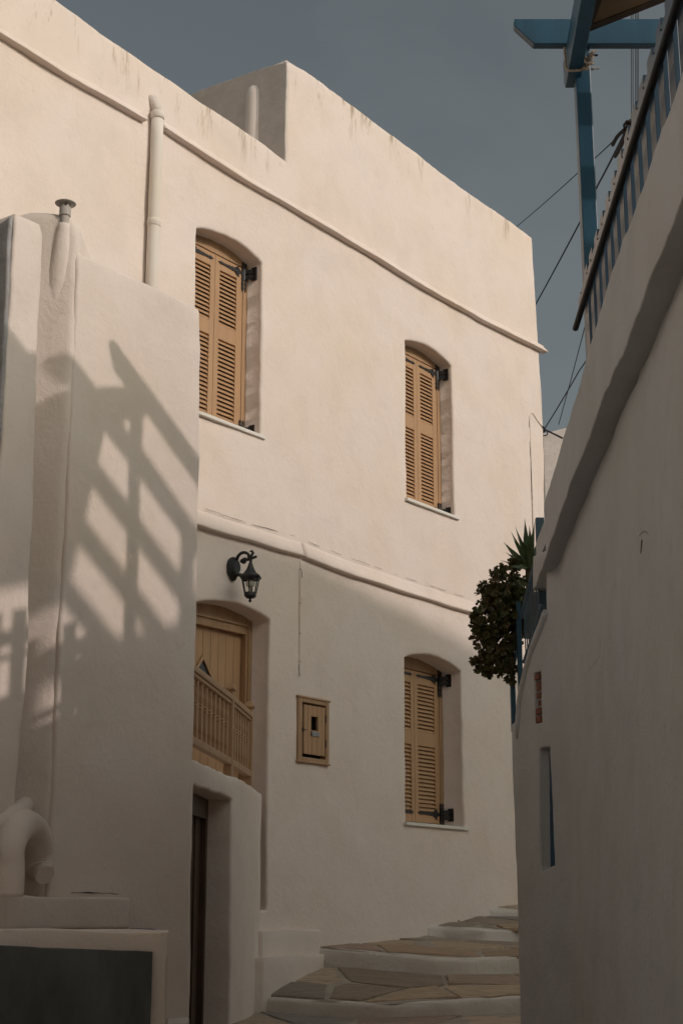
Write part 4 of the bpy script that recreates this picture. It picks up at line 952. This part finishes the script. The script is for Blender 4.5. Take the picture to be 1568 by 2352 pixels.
# lower blue stair railing and plants --------------------------------------------
SR = thing('stair_railing', 'weathered blue stair railing below the terrace, beside the plants', 'railing', atY(1200, 1600, 9.35))
YS = lambda x: float(np.interp(x, [1178, 1190, 1210, 1235, 1252], [9.56, 9.46, 9.33, 9.18, 9.11]))
P_ = lambda x, y, dy=0: atY(x, y, YS(x) + dy)
mb = MB(); mb.tube(bez([P_(1241, 1235, .05), P_(1232, 1278, .05), P_(1219, 1335, .05), P_(1206, 1385, .05), P_(1197, 1420, .05)], 24), .0155, 10); mb.build('handrail', M_bluew, SR, smooth=True)
mb = MB(); mb.tube(bez([P_(1244, 1388, .0), P_(1238, 1412, .0), P_(1229, 1447, .0), P_(1215, 1488, .0), P_(1203, 1522, .0)], 24), .0145, 10); mb.build('handrail', M_bluew, SR, smooth=True)
mb = MB(); mb.tube(bez([P_(1188, 1455, .1), P_(1184, 1500, .1), P_(1180, 1530, .1)], 10), .010, 8); mb.build('handrail', M_bluew, SR, smooth=True)
def post_px(x0, x1, y0, y1, dy, name='post', mat=M_bluew, d=.05):
    Y = YS((x0 + x1) / 2) + dy; a = atY(x0, y1, Y); b_ = atY(x1, y1, Y); t_ = atY(x1, y0, Y); mb = MB()
    mb.hexa([Vector((a.x, Y, a.z)), Vector((b_.x, Y, a.z)), Vector((b_.x, Y + d, a.z)), Vector((a.x, Y + d, a.z)), Vector((a.x, Y, t_.z)), Vector((b_.x, Y, t_.z)), Vector((b_.x, Y + d, t_.z)), Vector((a.x, Y + d, t_.z))]); return mb.build(name, mat, SR, bevel=.004)
post_px(1191, 1202, 1382, 1600, .10, mat=M_blue)
post_px(1175, 1186, 1467, 1680, .14, mat=M_blue)
post_px(1237, 1256, 1188, 1400, .16)
for k, (x, y0, y1) in enumerate(((1207, 1400, 1500), (1211, 1388, 1490), (1215, 1375, 1480), (1219, 1362, 1465), (1223.5, 1352, 1450), (1228, 1345, 1440), (1233, 1335, 1420), (1238, 1320, 1410))):
    post_px(x - 1.3, x + 1.6, y0 - 15, y1 + 6, .06, 'picket', M_bluew, .012)

def leaf_at(mb, p, ax, nn, s_, rnd_):
    sd = ax.cross(nn).normalized(); nn = sd.cross(ax).normalized(); prof = [(0, .04), (.25, .14), (.5, .33), (.75, .42), (.92, .27), (1.0, .0)]
    cup = rnd_.uniform(.02, .16); L_, M_, R_ = [], [], []
    for a, h in prof:
        c = p + ax * s_ * a + nn * s_ * cup * a * a; L_.append(c + sd * s_ * h + nn * s_ * h * .18); R_.append(c - sd * s_ * h + nn * s_ * h * .18); M_.append(c - nn * s_ * .015)
    k = len(prof); vs = L_ + M_ + R_; fs = []
    for q in range(k - 1): fs += [(q, q + 1, k + q + 1, k + q), (k + q, k + q + 1, 2 * k + q + 1, 2 * k + q)]
    mb.add(vs, fs)
def jade(cl, ntips, size, Y0, dY, par, seed):
    rnd_ = random.Random(seed); mb = MB(); tw = MB(); tot = sum(c[2] ** 2 for c in cl)
    for (cx, cy, r) in cl:
        c = atY(cx, cy, Y0); rr = r / FPX * Y0
        for _ in range(max(3, int(ntips * r * r / tot))):
            v_ = Vector((rnd_.gauss(0, 1), rnd_.gauss(-.25, 1), rnd_.gauss(.1, 1))).normalized(); rad = rnd_.uniform(.62, 1.05) if rnd_.random() < .86 else rnd_.uniform(1.05, 1.28)
            p = c + Vector((v_.x * rr * rad, v_.y * min(rr * 1.2, dY) * rad, v_.z * rr * rad))
            ax = (v_ + Vector((rnd_.uniform(-.5, .5), rnd_.uniform(-.5, .5), rnd_.uniform(.0, .9)))).normalized()
            ref = ax.cross(Vector((rnd_.uniform(-1, 1), rnd_.uniform(-1, 1), rnd_.uniform(-1, 1)))).normalized(); oth = ax.cross(ref)
            for lay, (nl_, tilt, sc, back) in enumerate(((4, 1.15, 1.0, .022), (4, .85, .92, .010), (2, .40, .68, .0))):
                for q in range(nl_):
                    if rnd_.random() < .12: continue
                    an = 2 * math.pi * (q + .5 * lay) / nl_ + rnd_.uniform(-.3, .3); side = ref * math.cos(an) + oth * math.sin(an); tl = tilt + rnd_.uniform(-.2, .2)
                    d_ = (ax * math.cos(tl) + side * math.sin(tl)).normalized(); leaf_at(mb, p - ax * back, d_, ax, size * sc * rnd_.uniform(.75, 1.2), rnd_)
    me = bpy.data.meshes.new('foliage'); me.from_pydata(mb.v, [], mb.f); me.update(); me.materials.append(M_leaf)
    for p in me.polygons: p.use_smooth = True
    o = bpy.data.objects.new('foliage', me); col.objects.link(o); o.parent = par; o.matrix_parent_inverse = Matrix.Translation(base_of(par)).inverted()
YB = 9.64
JP = thing('jade_plant', 'bushy dark succulent with round leaves hanging over the blue stair railing', 'plant', atY(1200, 1440, YB))
cl = [(1160, 1332, 30), (1130, 1368, 30), (1120, 1420, 34), (1160, 1400, 42), (1117, 1468, 27), (1152, 1480, 38), (1103, 1522, 17), (1138, 1520, 28), (1163, 1538, 22), (1192, 1350, 26), (1178, 1455, 24), (1174, 1562, 11), (1185, 1400, 24), (1183, 1300, 16), (1097, 1440, 14), (1122, 1545, 11)]
jade([(x - 3, y, r_ * 1.07) for x, y, r_ in cl], 700, .031, YB, .15, JP, 5)
mb = MB(); rt = atY(1205, 1430, YB)
for (cx, cy, r) in cl: e_ = atY(cx, cy, YB); mb.tube(bez([rt, rt.lerp(e_, .5) + Vector((0, .02, .05)), e_], 8), [.016, .014, .012, .011, .009, .008, .007, .006, .005][:9], 6) if True else None
mb.build('stem', M_stem, JP, smooth=True)
mb = MB(); pc = atY(1222, 1455, YB + .05); mb.lathe(pc, [(.09, -.02), (.12, .22), (.13, .22), (.13, .25), (.10, .25), (.10, .2)], 18); mb.build('pot', M_pot, JP, smooth=False)
YC = thing('yucca', 'green yucca with pointed blades rising above the succulent bush', 'plant', atY(1214, 1300, YB + .05))
mb = MB(); bs = atY(1216, 1300, YB + .02); rnd_ = random.Random(3)
tips = [((1204, 1189), 0, .034), ((1227, 1196), .03, .026), ((1172, 1219), -.06, .026), ((1155, 1244), .02, .030), ((1163, 1250), -.05, .03), ((1147, 1286), .0, .016), ((1178, 1240), .08, .022), ((1240, 1225), .1, .028), ((1190, 1262), -.1, .024), ((1168, 1300), -.1, .026), ((1212, 1240), -.12, .03), ((1200, 1270), .12, .03), ((1235, 1262), -.08, .026), ((1182, 1208), .10, .026), ((1215, 1205), -.05, .03), ((1160, 1268), .12, .026), ((1192, 1230), -.14, .03), ((1222, 1240), .14, .03), ((1175, 1285), .0, .024)]
for (tx, ty), dy, wd_ in tips:
    tp = atY(tx, ty, YB + dy); base_p = bs + Vector((rnd_.uniform(-.02, .02), dy * .3, rnd_.uniform(-.03, .01))); ax = tp - base_p; sd = ax.cross(Vector((.3 * dy, -1, .15))).normalized(); nn = sd.cross(ax).normalized(); L_ = []; R_ = []; M_ = []
    for k in range(9):
        a = k / 8; w_ = 1.5 * wd_ * (math.sin(math.pi * min(1, a * .75 + .22)) ** .8) * (1 - a ** 3); c = base_p + ax * a + Vector((0, 0, -1)) * .03 * (a * (1 - a)); L_.append(c + sd * w_ * .5); R_.append(c - sd * w_ * .5); M_.append(c - nn * w_ * .18)
    vs = L_ + M_ + R_; fs = []
    wd_ = wd_
    for q in range(8): fs += [(q, q + 1, 9 + q + 1, 9 + q), (9 + q, 9 + q + 1, 18 + q + 1, 18 + q)]
    mb.add(vs, fs)
me_ = mb.build('blades', M_yuc, YC, smooth=True)
mb = MB(); mb.tube([atY(1216, 1380, YB + .03), atY(1215, 1335, YB + .03), bs], [.022, .026, .03], 10); mb.build('stem', M_stem, YC, smooth=True)

# ------------------------------------------------------------------ cables
def cable(name, pts, r, label, mat=M_cable, sag=0.0, cat='cable', group=None, wob=0.0):
    P = []
    for a, b_ in zip(pts, pts[1:]):
        for k in range(12): t_ = k / 12; p = a.lerp(b_, t_); p.z -= sag * 4 * t_ * (1 - t_); p += Vector((noise.noise(p * 30), 0, noise.noise(p * 31))) * wob; P.append(p)
    P.append(pts[-1]); mb = MB(); mb.tube(P, r, 6); o = mb.build(name, mat, smooth=True); return tag(o, label, cat, group)
kn = atY(1440, 292, 20)
cable('overhead_cable', [kn, atY(1325, 398, 28), atY(1185, 521, 40)], .011, 'thin overhead cable running behind the pergola post to the roof block', sag=.02)
cable('overhead_cable', [kn, atY(1372, 425, 26), atY(1330, 512, 30), atY(1226, 705, 38)], .017, 'thicker overhead cable dropping steeply to the right corner of the white house', sag=.015)
ins_ = FM(4.60, 5.06, -.02)
cable('service_cable', [ins_, atY(1330, 850, 15.2), atY(1362, 800, 15.1)], .007, 'dark cable rising to the right from the loop at the house corner', sag=.01)
cable('background_cable', [atY(1282, 975, 21), atY(1312, 866, 19), atY(1345, 740, 17)], .006, 'thin cable crossing in front of the sky above the far roof')
mb = MB(); mb.tube([ins_ + Vector((.035 * math.sin(a / 3) + .02, 0, .030 * math.cos(a / 3) - .01)) for a in range(20)], .007, 6); mb.tube(bez([FM(4.54, 5.10, .015), FM(4.57, 5.09, .02), FM(4.59, 5.06, .015), ins_], 8), .009, 6)
tag(mb.build('cable_loop', M_cable, smooth=True), 'small dark cable loop anchored at the right corner of the white house', 'cable')
for k, xx in enumerate((1448.9, 1452.8, 1458.4, 1461.8, 1464.8)):
    cable('power_line', [atY(xx, -80, 15), atY(xx, 330, 15)], .005, ['leftmost', 'second from the left', 'middle one', 'second from the right', 'rightmost'][k] + ' of the five thin vertical wires behind the blue terrace railing', group='vertical wires behind the terrace railing')
mb = MB(); r3 = random.Random(9); K = 2.5
for s_ in range(5):
    c = kn + Vector((r3.uniform(-.02, .02), r3.uniform(-.02, .02), r3.uniform(-.03, .03))) * K; mb.tube([c + Vector((.026 * math.cos(a / 2.5 + s_), .02 * math.sin(a / 3 + s_), .026 * math.sin(a / 2.2))) * K for a in range(18)], .006 * K, 5)
mb.tube(bez([kn, atY(1418, 312, 21), atY(1406, 333, 22)], 10), .03, 6); mb.tube(bez([kn, atY(1428, 330, 20.5), atY(1418, 350, 21), atY(1412, 360, 21.5)], 10), .026, 6)
mb.tube([kn, Vector((kn.x + .6, kn.y - .1, kn.z - .1))], .03, 6)
tag(mb.build('rope_knot', M_rope2, smooth=True), 'tangle of dark frayed rope where the overhead cables meet behind the railing', 'rope')
cable('old_wire', [atY(1247, 985, 18), atY(1290, 1006, 17)], .012, 'short rusty rod lying against the far grey house', mat=M_rope2)

# ------------------------------------------------------------------ background and unseen houses put in for shade
def housebox(name, x0, x1, y0, y1, z0, z1, mat_, label, slope=0):
    mb = MB(); mb.hexa([Vector(p) for p in ((x0, y0, z0), (x1, y0, z0), (x1, y1, z0), (x0, y1, z0), (x0, y0, z1), (x1, y0, z1 + slope), (x1, y1, z1 + slope), (x0, y1, z1))])
    return tag(mb.build(name, mat_, bevel=.05), label, 'house')
a = atY(1240, 996, 24); b_ = atY(1305, 979, 24)
housebox('far_house', a.x, a.x + 6, 24, 30, -1, a.z, M_flank, 'pale grey house far up the lane, glimpsed between the white corner and the terrace', (b_.z - a.z) / (b_.x - a.x) * 6)
# unseen house, its roof line placed and shaped to shade the lower facade
def shade_house():
    D = 15.0; be = math.atan2(float(np.dot(FM.d, SDIR)), float(np.dot(FM.n, SDIR))); up_ = D * SDIR.z / float(np.dot(FM.n, SDIR)); sh = D * math.tan(be)
    pts = [(-2.50, 2.15), (-1.62, 2.2), (-1.58, 2.97), (.61, 2.887), (1.74, 2.725), (3.07, 2.53), (5.0, 2.25), (8.0, 1.8)]; mb = MB()
    fr_ = [FM(u + sh, -2.5, D) for u, _ in pts]; top = [FM(u + sh, w_ + up_, D) for u, w_ in pts]
    bk = [FM(u + sh, -2.5, D + 5) for u, _ in pts]; bt_ = [FM(u + sh, w_ + up_ - .3, D + 5) for u, w_ in pts]
    n = len(pts); vs = fr_ + top + bt_ + bk
    fs = []
    for i in range(n - 1):
        fs += [(i, i + 1, n + i + 1, n + i), (n + i, n + i + 1, 2 * n + i + 1, 2 * n + i), (2 * n + i, 2 * n + i + 1, 3 * n + i + 1, 3 * n + i)]
    fs += [(0, n, 2 * n, 3 * n), (n - 1, 4 * n - 1, 3 * n - 1, 2 * n - 1)]
    mb.add(vs, fs); tag(mb.build('facade_shade_house', M_wallL), 'unseen tall white house behind the terrace house, its roof line shaped to shade the facade', 'house')
shade_house()
housebox('unseen_rear_left_house', -9, -2.0, -14, 6.6, -1, 6.3, M_wallL, 'unseen white house added on the left behind the viewer to darken the lane')  # unseen, added to block sky light from the lower lane
housebox('unseen_rear_house', -2.0, 6, -16, -9, -2, 6.0, M_wallL, 'unseen white house added behind the viewer to darken the lane')  # also unseen, added behind the camera to darken the lane
housebox('unseen_terrace_back_house', 5.2, 10, 3.95, 7.1, -1, EYE + 5.08, M_wallR, 'unseen white house behind the terrace on the right, sized to shade the left wing')  # unseen; height and length set to shade the lower left wing
